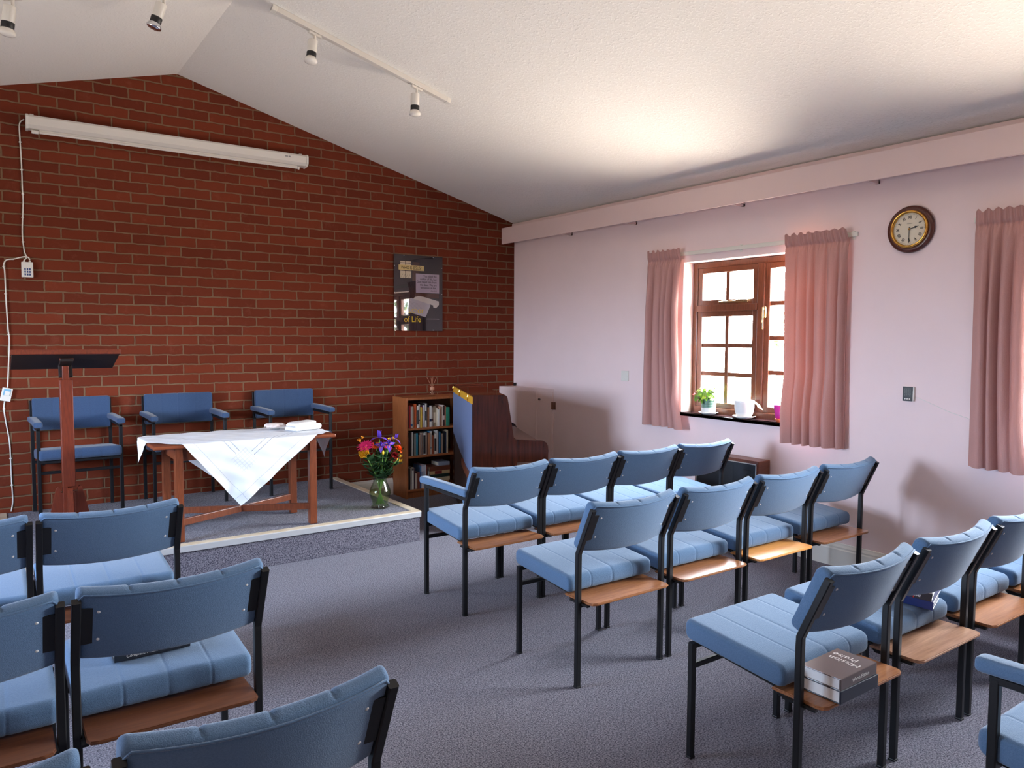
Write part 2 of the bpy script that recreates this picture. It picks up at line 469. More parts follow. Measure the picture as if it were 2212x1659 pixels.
# pelmet board running along the top of the right wall, with its brackets
bm = B(); bx(bm, 3.99, 4.008, -8.9, -.002, 2.365, 2.522, .003)
tr = struct(obj('trim_1', bm, M['pinkwood']), 'pink painted light pelmet board along the right wall')
for y in (-.9, -1.72, -2.78, -3.75, -4.75, -5.75, -6.75, -7.75):
    bm = B(); bx(bm, 4.008, XR, y - .012, y + .012, 2.368, 2.384); bx(bm, XR - .016, XR, y - .012, y + .012, 2.368, 2.46)
    obj('pelmet_bracket', bm, M['pinkwood'], tr)
bm = B(); bx(bm, XR - .03, XR, -8.9, -.002, 2.522, 2.575)
struct(obj('trim_2', bm, M['pinkwood']), 'pink wall plate under the ceiling')

# platform
PX0, PX1, PY, PZ = -.215, 2.246, -1.55, .214
bm = B(); bx(bm, PX0 + .02, PX1 - .01, PY + .004, 0, .001, PZ - .004)
plat = struct(obj('stage_platform', bm, M['carpet']), 'low carpeted platform against the brick wall')
bm = B(); bx(bm, PX0, PX1, PY - .006, PY + .02, PZ - .042, PZ - .002, .004)
obj('front_edging', bm, M['silver_trim'], plat)
bm = B(); bx(bm, PX0, PX1, PY - .004, PY + .046, PZ - .006, PZ + .002, .002)
obj('nosing', bm, M['cream_trim'], plat)
bm = B(); bx(bm, PX1 - .055, PX1, PY + .046, -.002, PZ - .03, PZ + .002, .002)
obj('nosing', bm, M['cream_trim'], plat)
bm = B(); bx(bm, PX0, PX0 + .06, PY + .046, -.002, PZ - .03, PZ + .002, .002)
obj('nosing', bm, M['cream_trim'], plat)

# ------------------------------------------------------------------ windows
def build_window(name, side, ya, yb, label):
    """side = +1 right wall, -1 left wall.  ya > yb"""
    xf = (XR if side > 0 else XL)
    root = bpy.data.objects.new(name, None); C.objects.link(root); struct(root, label)
    root.location = (xf, (ya + yb) / 2, WIN_Z[0])
    hw = (ya - yb) / 2; H = WIN_Z[1] - WIN_Z[0]
    X0, X1 = side * .11, side * .17
    def bar(bm, y0, y1, z0, z1, x0=X0, x1=X1, bev=.006): bx(bm, min(x0, x1), max(x0, x1), y0, y1, z0, z1, bev)
    bm = B()
    bar(bm, -hw, -hw + .045, 0, H); bar(bm, hw - .045, hw, 0, H)
    bar(bm, -hw + .04, hw - .04, H - .045, H); bar(bm, -hw + .04, hw - .04, 0, .05, X0 - side * .015, X1)
    bar(bm, -.03, .03, .04, H - .04)
    zt = .80
    bar(bm, .03, hw - .04, zt - .025, zt + .025, X0 - side * .008, X1)
    obj('window_frame', bm, M['win_wood'], root)
    def sash(y0, y1, z0, z1, cols, rows, x0, x1, st=.042):
        bm = B()
        bar(bm, y0, y0 + st, z0, z1, x0, x1, .005); bar(bm, y1 - st, y1, z0, z1, x0, x1, .005)
        bar(bm, y0 + st * .9, y1 - st * .9, z0, z0 + st, x0, x1, .005); bar(bm, y0 + st * .9, y1 - st * .9, z1 - st, z1, x0, x1, .005)
        iy0, iy1, iz0, iz1 = y0 + st, y1 - st, z0 + st, z1 - st
        for c in range(1, cols):
            y = iy0 + (iy1 - iy0) * c / cols; bar(bm, y - .016, y + .016, iz0 - .005, iz1 + .005, x0 + side * .008, x1 - side * .008, .004)
        for r in range(1, rows):
            z = iz0 + (iz1 - iz0) * r / rows; bar(bm, iy0 - .005, iy1 + .005, z - .016, z + .016, x0 + side * .0095, x1 - side * .0095, .004)
        s = obj('sash', bm, M['win_wood'], root)
        bm = B(); xm = (x0 + x1) / 2
        bx(bm, xm - .002, xm + .002, iy0 - .004, iy1 + .004, iz0 - .004, iz1 + .004)
        obj('pane', bm, M['glass'], s)
    xa, xb = X0 + side * .006, X1 - side * .008
    sash(.03, hw - .045, zt + .02, H - .043, 2, 1, xa, xb)
    sash(.03, hw - .045, .048, zt - .022, 2, 3, xa, xb)
    sash(-hw + .045, -.03, .048, H - .043, 2, 4, xa, xb)
    # sill board
    bm = B(); bx(bm, min(-side * .045, side * .12), max(-side * .045, side * .12), -hw, hw, -.018, .006, .003)
    bx(bm, min(-side * .045, 0), max(-side * .045, 0), -hw - .004, hw + .004, -.018, .006, .003)
    obj('window_sill', bm, M['sill'], root)
    # casement fastener and vent stay
    bm = B(); x = X0 - side * .01
    bx(bm, x - .008, x + .008, -.055, -.03, .72, .80, .004)
    tube(bm, [(x, -.042, .77), (x - side * .022, -.042, .79), (x - side * .028, -.045, .70), (x - side * .026, -.047, .64)], .007, 8)
    obj('window_handle', bm, M['pewter'], root, smooth=True)
    bm = B(); bx(bm, x - .006, x + .006, .10, .36, zt + .035, zt + .05, .003); bx(bm, x - .016, x + .004, .10, .2, zt + .045, zt + .058, .004)
    obj('window_stay', bm, M['pewter'], root)
    return root
build_window('window_1', 1, *WIN_R[0], 'brown timber window with potted plants on its sill')
build_window('window_2', 1, *WIN_R[1], 'brown timber window behind the right-hand curtain')
for k in range(len(WIN_L)):
    build_window('window_%d' % (3 + k), -1, *WIN_L[k], 'brown timber window in the left wall')

# curtain rails and curtains
def rail(ya, yb, label):
    t = thing('curtain_rail', label, 'curtain rail', (XR, (ya + yb) / 2, 2.085))
    h = (ya - yb) / 2
    bm = B(); bx(bm, -.014, -.004, -h, h, -.014, .014, .002); obj('track', bm, M['white_plastic'], t)
    for y in (-h + .03, 0, h - .03):
        bm = B(); bx(bm, -.012, 0, y - .008, y + .008, -.018, .018, .002); bx(bm, -.004, 0, y - .012, y + .012, -.03, .022, .001)
        obj('bracket', bm, M['white_plastic'], t)
    return t
rail(-1.90, -3.64, 'white plastic curtain rail above the window with plants')
rail(-4.30, -6.05, 'white curtain rail mostly hidden behind the right-edge curtain')

def curtain(name, yt0, yt1, ym1, yb0, yb1, npl, label, seed, zt=2.122, zb=.752, ym0=None, bulge=None):
    """gathered curtain close to the wall; yt* at the heading, ym* half-way, yb* at the hem; bulge = the y span where it lies out over the sill"""
    rr = random.Random(seed)
    N, NZ, HD = npl * 18, 60, .085
    ym0 = (yt0 + yb0) / 2 if ym0 is None else ym0
    ph = [rr.uniform(-.25, .25) for _ in range(npl + 2)]; am = [rr.uniform(.55, 1.15) for _ in range(npl + 2)]
    def mid(a, b, c, f): return a + (-3 * a + 4 * b - c) * f + (2 * a - 4 * b + 2 * c) * f * f
    bm = B(); grid = []; yc = (yt0 + yt1) / 2
    for j in range(NZ + 1):
        z = zt - HD * j / 20 if j < 20 else zt - HD - (zt - HD - zb) * (j - 20) / (NZ - 20)
        f = (zt - z) / (zt - zb); d = zt - z
        e0, e1 = mid(yt0, ym0, yb0, f), mid(yt1, ym1, yb1, f)
        row = []
        for i in range(N + 1):
            s_ = i / N
            k = s_ * npl; ki = min(int(k), npl - 1)
            y = e0 + (e1 - e0) * s_
            kk = k + .16 * math.sin(k * 1.9 + seed) + ph[ki] * math.sin(PI * (k - ki)) * .6
            rid = 1 - 2 * abs(math.sin(PI * kk)) ** .75          # rounded ridges, narrow valleys
            deep = .012 + .022 * min(1, max(0, (d - HD) / .35))
            x = rid * deep * am[ki]
            pin = math.exp(-((d - HD * .92) / .016) ** 2)
            top = max(0, 1 - d / (HD * .85))
            fine = abs(math.sin(PI * (k * 2.6 + .3 * seed)))
            if d < HD * 1.6:
                b_ = max(0, 1 - max(0, d - HD) / (HD * .6)) if d > HD else 1
                x = x * (1 - .6 * b_) - b_ * (.011 * (fine - .5)) - .016 * top + .010 * pin
                y += .010 * top * (1 if s_ > .5 else -1) * abs(s_ - .5) * 2
                z2 = z + top * (.007 * math.sin(PI * k * 2.6) + .004 * math.sin(k * 9))
            else:
                z2 = z
            x0 = XR - .046
            if bulge is not None:
                g = min(1, max(0, (bulge[0] + .05 - y) / .05)) * min(1, max(0, (y - bulge[1] + .05) / .05)); hz = min(1, max(0, (1.22 - z) / .25))
                x0 -= .040 * g * hz
            if j == NZ: z2 += .004 * rid
            row.append(bm.verts.new((min(x0 + x, XR - .005 if d > HD else XR - .016) - XR, y - yc, z2 - zb)))
        grid.append(row)
    for j in range(NZ):
        for i in range(N):
            bm.faces.new((grid[j][i], grid[j][i + 1], grid[j + 1][i + 1], grid[j + 1][i]))
    t = thing(name, label, 'curtain', (XR, yc, zb))
    obj('drape', bm, M['curtain'], t, smooth=True)
    bm = B(); ys = [yt0 + (yt1 - yt0) * (.04 + .92 * q / 40) - yc for q in range(41)]
    tube(bm, [(-.012, y, zt - zb - HD * .9) for y in ys], .003, 5)
    obj('heading_tape', bm, M['white_plastic'], t)
    return t
curtain('curtain', -1.905, -2.262, -2.235, -1.872, -2.335, 5, 'short pink curtain left of the window with plants', 1, zb=.752, bulge=(-2.235, -3.5))
curtain('curtain', -3.155, -3.605, -3.60, -3.19, -3.615, 6, 'pink curtain drawn on the right side of the window with plants', 2, zb=.758, bulge=(-2.2, -3.485))
curtain('curtain', -4.318, -4.60, -4.58, -4.33, -4.63, 4, 'pink curtain cut off by the right edge of the photo', 3, zb=.755, zt=2.125, bulge=(-4.555, -6))

# ------------------------------------------------------------------ chairs
LX, FY, RY = .242, .205, -.205
def pad(bm, hw, prof_fn, path_fn, r, seams=(), seam_d=.004, n=26, front_only=False):
    xs = {round(-hw + 2 * hw * i / n, 5) for i in range(n + 1)}
    for k in range(7):
        a = (PI / 2) * k / 6; xs |= {round(hw - r + r * math.sin(a), 5), round(-hw + r - r * math.sin(a), 5)}
    for s in seams: xs |= {s - .007, s - .003, s, s + .003, s + .007}
    rings = []
    for x in sorted(xs):
        d = max(0, abs(x) - (hw - r)); ins = r - math.sqrt(max(0, r * r - d * d))
        ins = min(ins, r * .93)
        cut = 0
        for s in seams:
            if abs(x - s) < .0035: cut = seam_d * (1 if abs(x - s) < .001 else .6)
        base, deep = prof_fn(ins), prof_fn(ins + cut)
        rings.append([path_fn(x, *(d2 if (b2[0] > -.012 or not front_only) else b2)) for b2, d2 in zip(base, deep)])
    ringloft(bm, rings)

def seat_bm():
    bm = B()
    cy_, hy, cz_, hz = .047, .198, .437, .036
    def prof(ins):
        return rrect(hy - ins * .8, hz - ins * .55, max(.004, .026 - ins * .5), 5)
    def path(x, p, q):
        z = cz_ + q
        if q > 0: z += .010 * (1 - (p / hy) ** 2) * (1 - (x / .25) ** 2)
        z += (p - hy) * .085 + .008
        return Vector((x, cy_ + p, z))
    pad(bm, .2425, prof, path, .022, seams=(-.121, 0, .121), seam_d=.0026)
    return bm

LEAN = math.radians(24)
def chair_back_frame(lean):
    hvec = Vector((0, -math.sin(lean), math.cos(lean))); tvec = Vector((0, math.cos(lean), math.sin(lean)))
    return Vector((0, RY - .004, .57)), hvec, tvec

def backrest_bm(lean):
    o, h, t = chair_back_frame(lean)
    bm = B(); H2 = .114; T2 = .024
    def prof(ins): return rrect(T2 - ins * .45, H2 - ins * .85, max(.004, .018 - ins * .4), 4)
    def path(x, p, q):
        sag = .036 * (1 - (x / .24) ** 2)
        return Vector((x, 0, 0)) + o + t * (.004 + T2 + p - sag) + h * (.108 + q)
    pad(bm, .240, prof, path, .016, seams=(-.118, 0, .118), seam_d=.004, n=32, front_only=True)
    return bm

def piping_bm(lean):
    o, h, t = chair_back_frame(lean); bm = B(); pts = []
    def P(x, q):
        sag = .036 * (1 - (x / .24) ** 2); return Vector((x, 0, 0)) + o + t * (.006 - sag) + h * (.108 + q)
    for x, q in [(-.236, -.10), (-.237, 0), (-.236, .095)]: pts.append(P(x, q))
    for k in range(17): pts.append(P(-.225 + .45 * k / 16, .110))
    for x, q in [(.236, .095), (.237, 0), (.236, -.10)]: pts.append(P(x, q))
    tube(bm, pts, .0028, 5)
    return bm

def make_chair(label, arms=(), shelf='shelf_mid', lean=LEAN, fab='fabric'):
    t = thing('armchair' if arms else 'meeting_chair', label, 'chair')
    obj('seat', seat_bm(), M[fab], t, smooth=True)
    br = obj('backrest', backrest_bm(lean), M[fab], t, smooth=True)
    obj('piping', piping_bm(lean), M[fab], br, smooth=True)
    o, h, tv = chair_back_frame(lean)
    for s in (-1, 1):
        x = s * LX
        bm = B(); top = .615 if s in arms else .405
        sqtube(bm, [(x, FY, 0.006), (x, FY, top)], .022)
        lg = obj('leg', bm, M['black_metal'], t)
        bm = B(); box(bm, (x, FY, .004), (.024, .024, .008), .002); obj('foot_cap', bm, M['black_plastic'], lg)
        bm = B()
        b0 = Vector((x, RY, .53)); e = o + h * .205 + Vector((x, 0, 0)); q = o + h * .012 + Vector((x, 0, 0))
        mid = Vector((x, RY - .001, .562))
        sqtube(bm, [(x, RY, .006), b0, mid, q + h * .01, e], .022)
        lg = obj('leg', bm, M['black_metal'], t)
        bm = B(); box(bm, (x, RY, .004), (.024, .024, .008), .002); obj('foot_cap', bm, M['black_plastic'], lg)
        # plate screwed to the back of the pad
        mm = Matrix((Vector((1, 0, 0)), tv, h)).transposed()
        bm = B(); c = o + h * .118 - tv * .004 + Vector((s * (LX - .035), 0, 0))
        box(bm, c, (.058, .004, .122), .001, rot=mm)
        pl = obj('back_plate', bm, M['black_metal'], t)
        for dz in (-.047, .047):
            bm = B(); cc = o + h * (.118 + dz) - tv * .0085 + Vector((s * (LX - .052), 0, 0))
            lathe(bm, [(.0052, -.001), (.0052, .0004), (.003, .002), (.0006, .0024)], 10, cc, mm @ Matrix.Rotation(PI / 2, 3, 'X'))
            obj('screw', bm, M['screw'], pl, smooth=True)
        if s in arms:
            bm = B()
            def aprof(ins): return rrect(.026 - ins * .7, .019 - ins * .6, max(.003, .012 - ins * .4), 4)
            def apath(yy, p, q): return Vector((x + p, yy + .005, .645 + q + .004 * (1 - (yy / .25) ** 2)))
            pad(bm, .242, aprof, apath, .014, n=14)
            obj('armrest', bm, M[fab], t, smooth=True)
            bm = B(); sqtube(bm, [(x, RY - .02, .615), (x, FY + .011, .615)], .02); obj('arm_rail', bm, M['black_metal'], t)
    bm = B()
    for s in (-1, 1): sqtube(bm, [(s * .19, RY, .340), (s * .19, -.108, .340), (s * .19, -.085, .362), (s * .19, FY, .392)], .018)
    sqtube(bm, [(-LX, FY, .325), (LX, FY, .325)], .019)
    sqtube(bm, [(-LX, RY, .345), (LX, RY, .345)], .019)
    sqtube(bm, [(-LX, FY, .395), (LX, FY, .395)], .019)
    obj('seat_frame', bm, M['black_metal'], t)
    if shelf:
        bm = B()
        yA, yB_ = RY + .105, RY - .075; hx = .226; c = .026
        poly = [(-hx, yA), (hx, yA), (hx, yB_ + c), (hx - .007, yB_ + .008), (hx - c, yB_), (-hx + c, yB_), (-hx + .007, yB_ + .008), (-hx, yB_ + c)]
        prism(bm, poly, (0, 0, .011), origin=(0, 0, .3555), ax=Vector((1, 0, 0)), ay=Vector((0, 1, 0)))
        es = [e for e in bm.edges if abs(e.verts[0].co.z - e.verts[1].co.z) < 1e-5]
        bmesh.ops.bevel(bm, geom=es, offset=.003, segments=2, affect='EDGES')
        bs = obj('book_shelf', bm, M[shelf], t)
        for s in (-1, 1):
            bm = B(); bx(bm, s * .226 - .010, s * .226 + .006, RY - .05, RY + .06, .348, .3555)
            obj('shelf_bracket', bm, M['black_metal'], bs)
    return t

G = 'blue meeting chairs set out in rows'
protos = {}
def chair(x, ymid, shelf, label, arms=()):
    key = (shelf, arms)
    if key not in protos:
        t = make_chair(label, arms, shelf); t['group'] = G
        t.location = (x, ymid, 0); protos[key] = t
        return t
    return dup(protos[key], (x, ymid, 0), 0, label, G)
D, Mi, Li, Wo = 'shelf_dark', 'shelf_mid', 'shelf_light', 'shelf_worn_glare'
# right-hand block, front row first
chair(1.985, -2.75, Mi, 'blue chair with one armrest at the aisle end of the front row, right block', (-1,))
chair(2.494, -2.75, Mi, 'blue chair second from the aisle in the right-hand front row, facing the piano')
chair(3.002, -2.75, Mi, 'blue chair third from the aisle in the right-hand front row, before the low pink wall')
chair(3.510, -2.75, Mi, 'blue chair at the wall end of the right-hand front row beside the black heater')
chair(1.945, -3.695, Mi, 'armless blue chair at the aisle end of the right block\'s second row, pale brown shelf')
chair(2.485, -3.695, Mi, 'blue chair second from the aisle in the right block\'s second row, glossy sunlit shelf')
chair(3.025, -3.695, Li, 'blue chair in the second row with a bright orange book shelf')
chair(3.565, -3.695, Mi, 'blue chair at the wall end of the second row, its shadow on the pink wall')
chair(1.93, -4.725, Mi, 'blue chair with two stacked hymn books on its rear shelf')
chair(2.49, -4.725, Wo, 'blue chair with a worn, glare-tinted shelf and books lying on its seat, right block')
chair(3.035, -4.725, Mi, 'blue chair third from the aisle in the right block\'s third row')
chair(3.575, -4.725, Mi, 'blue chair cut by the right edge of the photo in the third row')
chair(1.975, -5.64, Mi, 'blue armchair at the bottom right corner, only its armrest and seat corner showing', (-1,))
# left-hand block
chair(.13, -2.695, D, 'blue chair at the aisle end of the left block\'s front row, before the lectern')
chair(-.385, -2.695, D, 'blue chair at the left photo edge in the left block\'s front row')
chair(.155, -3.72, D, 'blue chair with dark brown shelf and a black book lying on its seat')
chair(-.365, -3.72, D, 'blue chair cut by the left photo edge in the middle left row, dark shelf')
chair(.135, -4.60, D, 'nearest blue chair at the bottom of the photo, only its backrest top showing')
chair(-.40, -4.60, D, 'blue chair at the bottom left, only a backrest corner showing')
# platform armchairs
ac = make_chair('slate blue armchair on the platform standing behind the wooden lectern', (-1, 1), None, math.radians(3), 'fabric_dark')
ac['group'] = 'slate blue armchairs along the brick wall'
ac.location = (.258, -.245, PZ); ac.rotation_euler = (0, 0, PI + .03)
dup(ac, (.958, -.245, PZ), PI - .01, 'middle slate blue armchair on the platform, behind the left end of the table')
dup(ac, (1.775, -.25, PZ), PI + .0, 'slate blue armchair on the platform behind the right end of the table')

# ------------------------------------------------------------------ table with cloth
TX0, TX1, TY0, TY1, TZ = .53, 1.64, -1.50, -.95, .80
t = thing('communion_table', 'low red-brown wooden table under a white cloth on the platform', 'table', ((TX0 + TX1) / 2, (TY0 + TY1) / 2, PZ))
ox, oy = (TX0 + TX1) / 2, (TY0 + TY1) / 2
bm = B(); bx(bm, TX0 - ox, TX1 - ox, TY0 - oy, TY1 - oy, TZ - PZ - .022, TZ - PZ, .008); obj('tabletop', bm, M['table_top'], t)
LEGS = [(.672, -1.455), (1.488, -1.46), (.672, -1.085), (1.484, -1.088)]
for x, y in LEGS:
    bm = B(); bx(bm, x - ox - .023, x - ox + .023, y - oy - .023, y - oy + .023, .001, TZ - PZ - .02, .003); obj('leg', bm, M['table_wood'], t)
bm = B()
for a, b in ((0, 1), (2, 3)):
    bx(bm, LEGS[a][0] - ox, LEGS[b][0] - ox, LEGS[a][1] - oy - .01, LEGS[a][1] - oy + .01, TZ - PZ - .10, TZ - PZ - .02, .002)
for a, b in ((0, 2), (1, 3)):
    bx(bm, LEGS[a][0] - ox - .01, LEGS[a][0] - ox + .01, LEGS[a][1] - oy, LEGS[b][1] - oy, TZ - PZ - .10, TZ - PZ - .02, .002)
obj('apron', bm, M['table_wood'], t)
for a, b, dz in ((0, 3, 0), (2, 1, .001)):
    p = Vector((LEGS[a][0] - ox, LEGS[a][1] - oy, .115 + dz)); q = Vector((LEGS[b][0] - ox, LEGS[b][1] - oy, .115 + dz))
    bm = B(); dd = q - p; ang = math.atan2(dd.y, dd.x)
    box(bm, (p + q) / 2, (dd.length, .02, .042), .003, rot=Matrix.Rotation(ang, 3, 'Z')); obj('crossbar', bm, M['table_wood'], t)

# white cloth, a square laid cornerwise with its corners hanging
def cloth_material():
    mt = mat('white_linen', srgb(232, 236, 242), .85, spec=.15)
    n, l, b = nodes(mt)
    uv = n.new('ShaderNodeUVMap'); s = n.new('ShaderNodeSeparateXYZ'); l.new(uv.outputs[0], s.inputs[0])
    def mth(op, a, bb=None):
        q = n.new('ShaderNodeMath'); q.operation = op
        for i, v in enumerate((a, bb)):
            if v is None: continue
            if isinstance(v, (int, float)): q.inputs[i].default_value = v
            else: l.new(v, q.inputs[i])
        return q.outputs[0]
    u, v = s.outputs['X'], s.outputs['Y']
    def band(x, c, w): return mth('LESS_THAN', mth('ABSOLUTE', mth('SUBTRACT', x, c)), w)
    tot = None
    for a, o_ in ((u, v), (v, u)):
        for c in (.185, .212):
            dot = mth('GREATER_THAN', mth('FRACT', mth('MULTIPLY', o_, 150)), .45)
            ln = mth('MULTIPLY', mth('MULTIPLY', band(a, c, .0022), mth('GREATER_THAN', o_, .262)), dot)
            tot = ln if tot is None else mth('MAXIMUM', tot, ln)
        hem = mth('MULTIPLY', band(a, .052, .0011), .45)
        tot = mth('MAXIMUM', tot, hem)
    # openwork block where the lines meet
    inside = mth('MULTIPLY', mth('LESS_THAN', mth('ABSOLUTE', mth('SUBTRACT', u, .198)), .058), mth('LESS_THAN', mth('ABSOLUTE', mth('SUBTRACT', v, .198)), .058))
    gu = mth('LESS_THAN', mth('FRACT', mth('MULTIPLY', u, 52)), .22); gv = mth('LESS_THAN', mth('FRACT', mth('MULTIPLY', v, 52)), .22)
    tot = mth('MAXIMUM', tot, mth('MULTIPLY', mth('MULTIPLY', inside, mth('MAXIMUM', gu, gv)), .16))
    mx = n.new('ShaderNodeMix'); mx.data_type = 'RGBA'; l.new(tot, mx.inputs[0])
    mx.inputs[6].default_value = srgb(232, 236, 242); mx.inputs[7].default_value = srgb(96, 106, 128)
    l.new(mx.outputs[2], b.inputs['Base Color'])
    return mt
M['linen'] = cloth_material()
def drape(L1, L2, tip, ang, n=110):
    e2 = Vector((math.cos(ang), math.sin(ang))); e1 = Vector((-math.sin(ang), math.cos(ang)))
    bm = B(); uvl = bm.loops.layers.uv.new('UVMap'); g = []; uvs = {}
    rad = .012
    def fold(over):
        if over <= 0: return 0.0, 0.0
        if over < rad * PI / 2: return rad * math.sin(over / rad), rad * (1 - math.cos(over / rad))
        return rad, rad + over - rad * PI / 2
    for j in range(n + 1):
        row = []
        for i in range(n + 1):
            a, b = L2 * i / n, L1 * j / n
            p = Vector(tip) + e2 * a + e1 * b
            x0, x1, y0, y1 = TX0 + .003, TX1 - .003, TY0 + .003, TY1 - .003
            hx = hy = 0; dz = 0; x, y = p.x, p.y
            for lo, hi, k in ((x0, x1, 0), (y0, y1, 1)):
                c = p[k]
                if c < lo: h_, d_ = fold(lo - c); c2 = lo - h_
                elif c > hi: h_, d_ = fold(c - hi); c2 = hi + h_
                else: c2, d_ = c, 0
                if k == 0: x = c2
                else: y = c2
                dz += d_
                if d_ > .02:
                    along = p[1 - k]
                    wv = math.sin(along * 17 + 1.3) * .5 + math.sin(along * 31 + a * 7) * .35
                    out = (d_ - .02) * (.05 + .07 * wv) + .004
                    if k == 0: x += out * (1 if c > hi else -1)
                    else: y += out * (1 if c > hi else -1)
            wr = .0016 * math.sin(p.x * 40 + math.sin(p.y * 22) * 2) + .0012 * math.sin(p.y * 64 + p.x * 23)
            fade = 1 if dz < .01 else .6
            z = TZ + .0045 - dz + wr * fade
            v = bm.verts.new((x, y - (wr * 2.0 if p.y < y0 else 0), max(z, PZ + .012))); uvs[v] = (a, b); row.append(v)
        g.append(row)
    for j in range(n):
        for i in range(n):
            f = bm.faces.new((g[j][i], g[j][i + 1], g[j + 1][i + 1], g[j + 1][i]))
            for lp in f.loops: lp[uvl].uv = uvs[lp.vert]
    return bm
o = obj('tablecloth', drape(1.0, 1.07, (1.01, -1.905), math.radians(39)), M['linen'], smooth=True)
tag(o, 'white linen cloth laid cornerwise over the platform table', 'tablecloth')

# folded napkin and lace-covered dish on the table
M['white_cloth'] = noise_col(mat('white_cotton', srgb(240, 238, 238), .9, spec=.1), srgb(234, 232, 232), srgb(246, 245, 245), 120, bump=.3, bscale=300)
t = thing('folded_napkin', 'thick folded white napkin with scalloped edge on the table cloth', 'napkin', (1.515, -1.20, TZ + .008), math.radians(20))
bm = B()
for k in range(4):
    hx, hy = .10 - .004 * k, .07 - .003 * k; z = .006 + .0135 * k; n = 48; rings = []
    for zz, ins in ((-.006, .006), (-.003, 0), (.004, 0), (.0068, .007)):
        ring = []
        for q in range(n):
            a = 2 * PI * q / n; c, s_ = math.cos(a), math.sin(a)
            sc = .004 * math.sin(a * 12 + k) if k < 3 else 0
            e = .35
            ring.append(Vector((math.copysign(abs(c) ** e, c) * (hx - ins + sc) + .004 * k * R.random() * 0, math.copysign(abs(s_) ** e, s_) * (hy - ins + sc), z + zz + .004 * c * (k % 2))))
        rings.append(ring)
    ringloft(bm, rings)
obj('folds', bm, M['white_cloth'], t, smooth=True)
bm = B(); tube(bm, [(-.095, -.068, .026), (-.03, -.074, .028), (.05, -.074, .025), (.098, -.066, .02)], [.020, .024, .024, .018], 12); obj('rolled_edge', bm, M['white_cloth'], t, smooth=True)
t = thing('covered_dish', 'small glass dish under a lace doily beside the folded napkin', 'dish', (1.362, -1.105, TZ + .008), .3)
M['clear'] = thin_glass('clear_glass', (.95, .97, .96, 1))
bm = B(); lathe(bm, [(.03, 0), (.032, .004), (.012, .008), (.014, .014), (.045, .022), (.06, .032), (.058, .034), (.04, .026), (.0, .018)], 28); obj('dish', bm, M['clear'], t, smooth=True)
bm = B(); n = 56; rings = []
for r_, z in ((.004, .042), (.025, .043), (.045, .041), (.058, .037), (.066, .030), (.070, .022)):
    rings.append([Vector((math.cos(2*PI*q/n) * (r_ + (.004 * math.sin(q * 2*PI/n * 14) if r_ > .05 else 0)), math.sin(2*PI*q/n) * (r_ + (.004 * math.sin(q*2*PI/n*14) if r_ > .05 else 0)), z + (.004 * math.sin(q*2*PI/n*9) if r_ > .05 else 0))) for q in range(n)])
ringloft(bm, rings)
obj('doily', bm, mat('cream_lace', srgb(228, 214, 208), .9), t, smooth=True)

# ------------------------------------------------------------------ lectern
LXc, LYc = .160, -.80
t = thing('lectern', 'tall mahogany lectern with dark sloping desk seen from behind', 'lectern', (LXc, LYc, PZ), -.0)
bm = B(); bx(bm, -.0355, .0355, -.03, .03, .285, .955, .004); obj('post', bm, M['lectern_wood'], t)
bm = B(); bx(bm, -.018, .018, -.016, .016, .90, 1.04, .003); obj('inner_post', bm, M['lectern_wood'], t)
bm = B()
bx(bm, -.036, -.008, -.028, .028, .0, .30, .003); bx(bm, .002, .03, -.028, .02, .0, .255, .003)
bx(bm, -.008, .016, -.01, .03, .235, .30, .003)
obj('split_base', bm, M['lectern_wood'], t)
for ax in ((1, 0), (-1, 0), (0, 1), (0, -1)):
    bm = B(); d = Vector((ax[0], ax[1], 0)); nrm = Vector((-ax[1], ax[0], 0))
    prism(bm, [(.03, 0), (.125, 0), (.125, .03), (.118, .06), (.078, .24), (.07, .275), (.058, .285), (.048, .275), (.045, .25), (.03, .25)], nrm * .03, origin=-nrm * .015, ax=d, ay=Vector((0, 0, 1)))
    obj('foot', bm, M['lectern_wood'], t)
tilt = math.radians(16.5)
du = Vector((0, math.cos(tilt), -math.sin(tilt))); dn = Vector((0, math.sin(tilt), math.cos(tilt)))
dm = Matrix((Vector((1, 0, 0)), du, dn)).transposed()
dc = Vector((.003, .02, 1.063))
bm = B(); box(bm, dc + dn * .012, (.565, .36, .02), .003, rot=dm); desk = obj('desk', bm, M['lectern_dark'], t)
bm = B(); box(bm, dc - du * .183 + dn * .014, (.575, .014, .03), .003, rot=dm); obj('desk_lip', bm, M['lectern_wood'], desk)
bm = B(); box(bm, dc - du * .02 - dn * .012, (.07, .16, .02), .003, rot=dm); box(bm, dc + du * .03 - dn * .05, (.075, .03, .08), .003, rot=dm)
obj('hinge_block', bm, M['lectern_dark'], t)
bm = B(); box(bm, dc - du * .075 - dn * .002, (.076, .02, .022), .003, rot=dm); obj('stop_bar', bm, M['lectern_wood'], t)

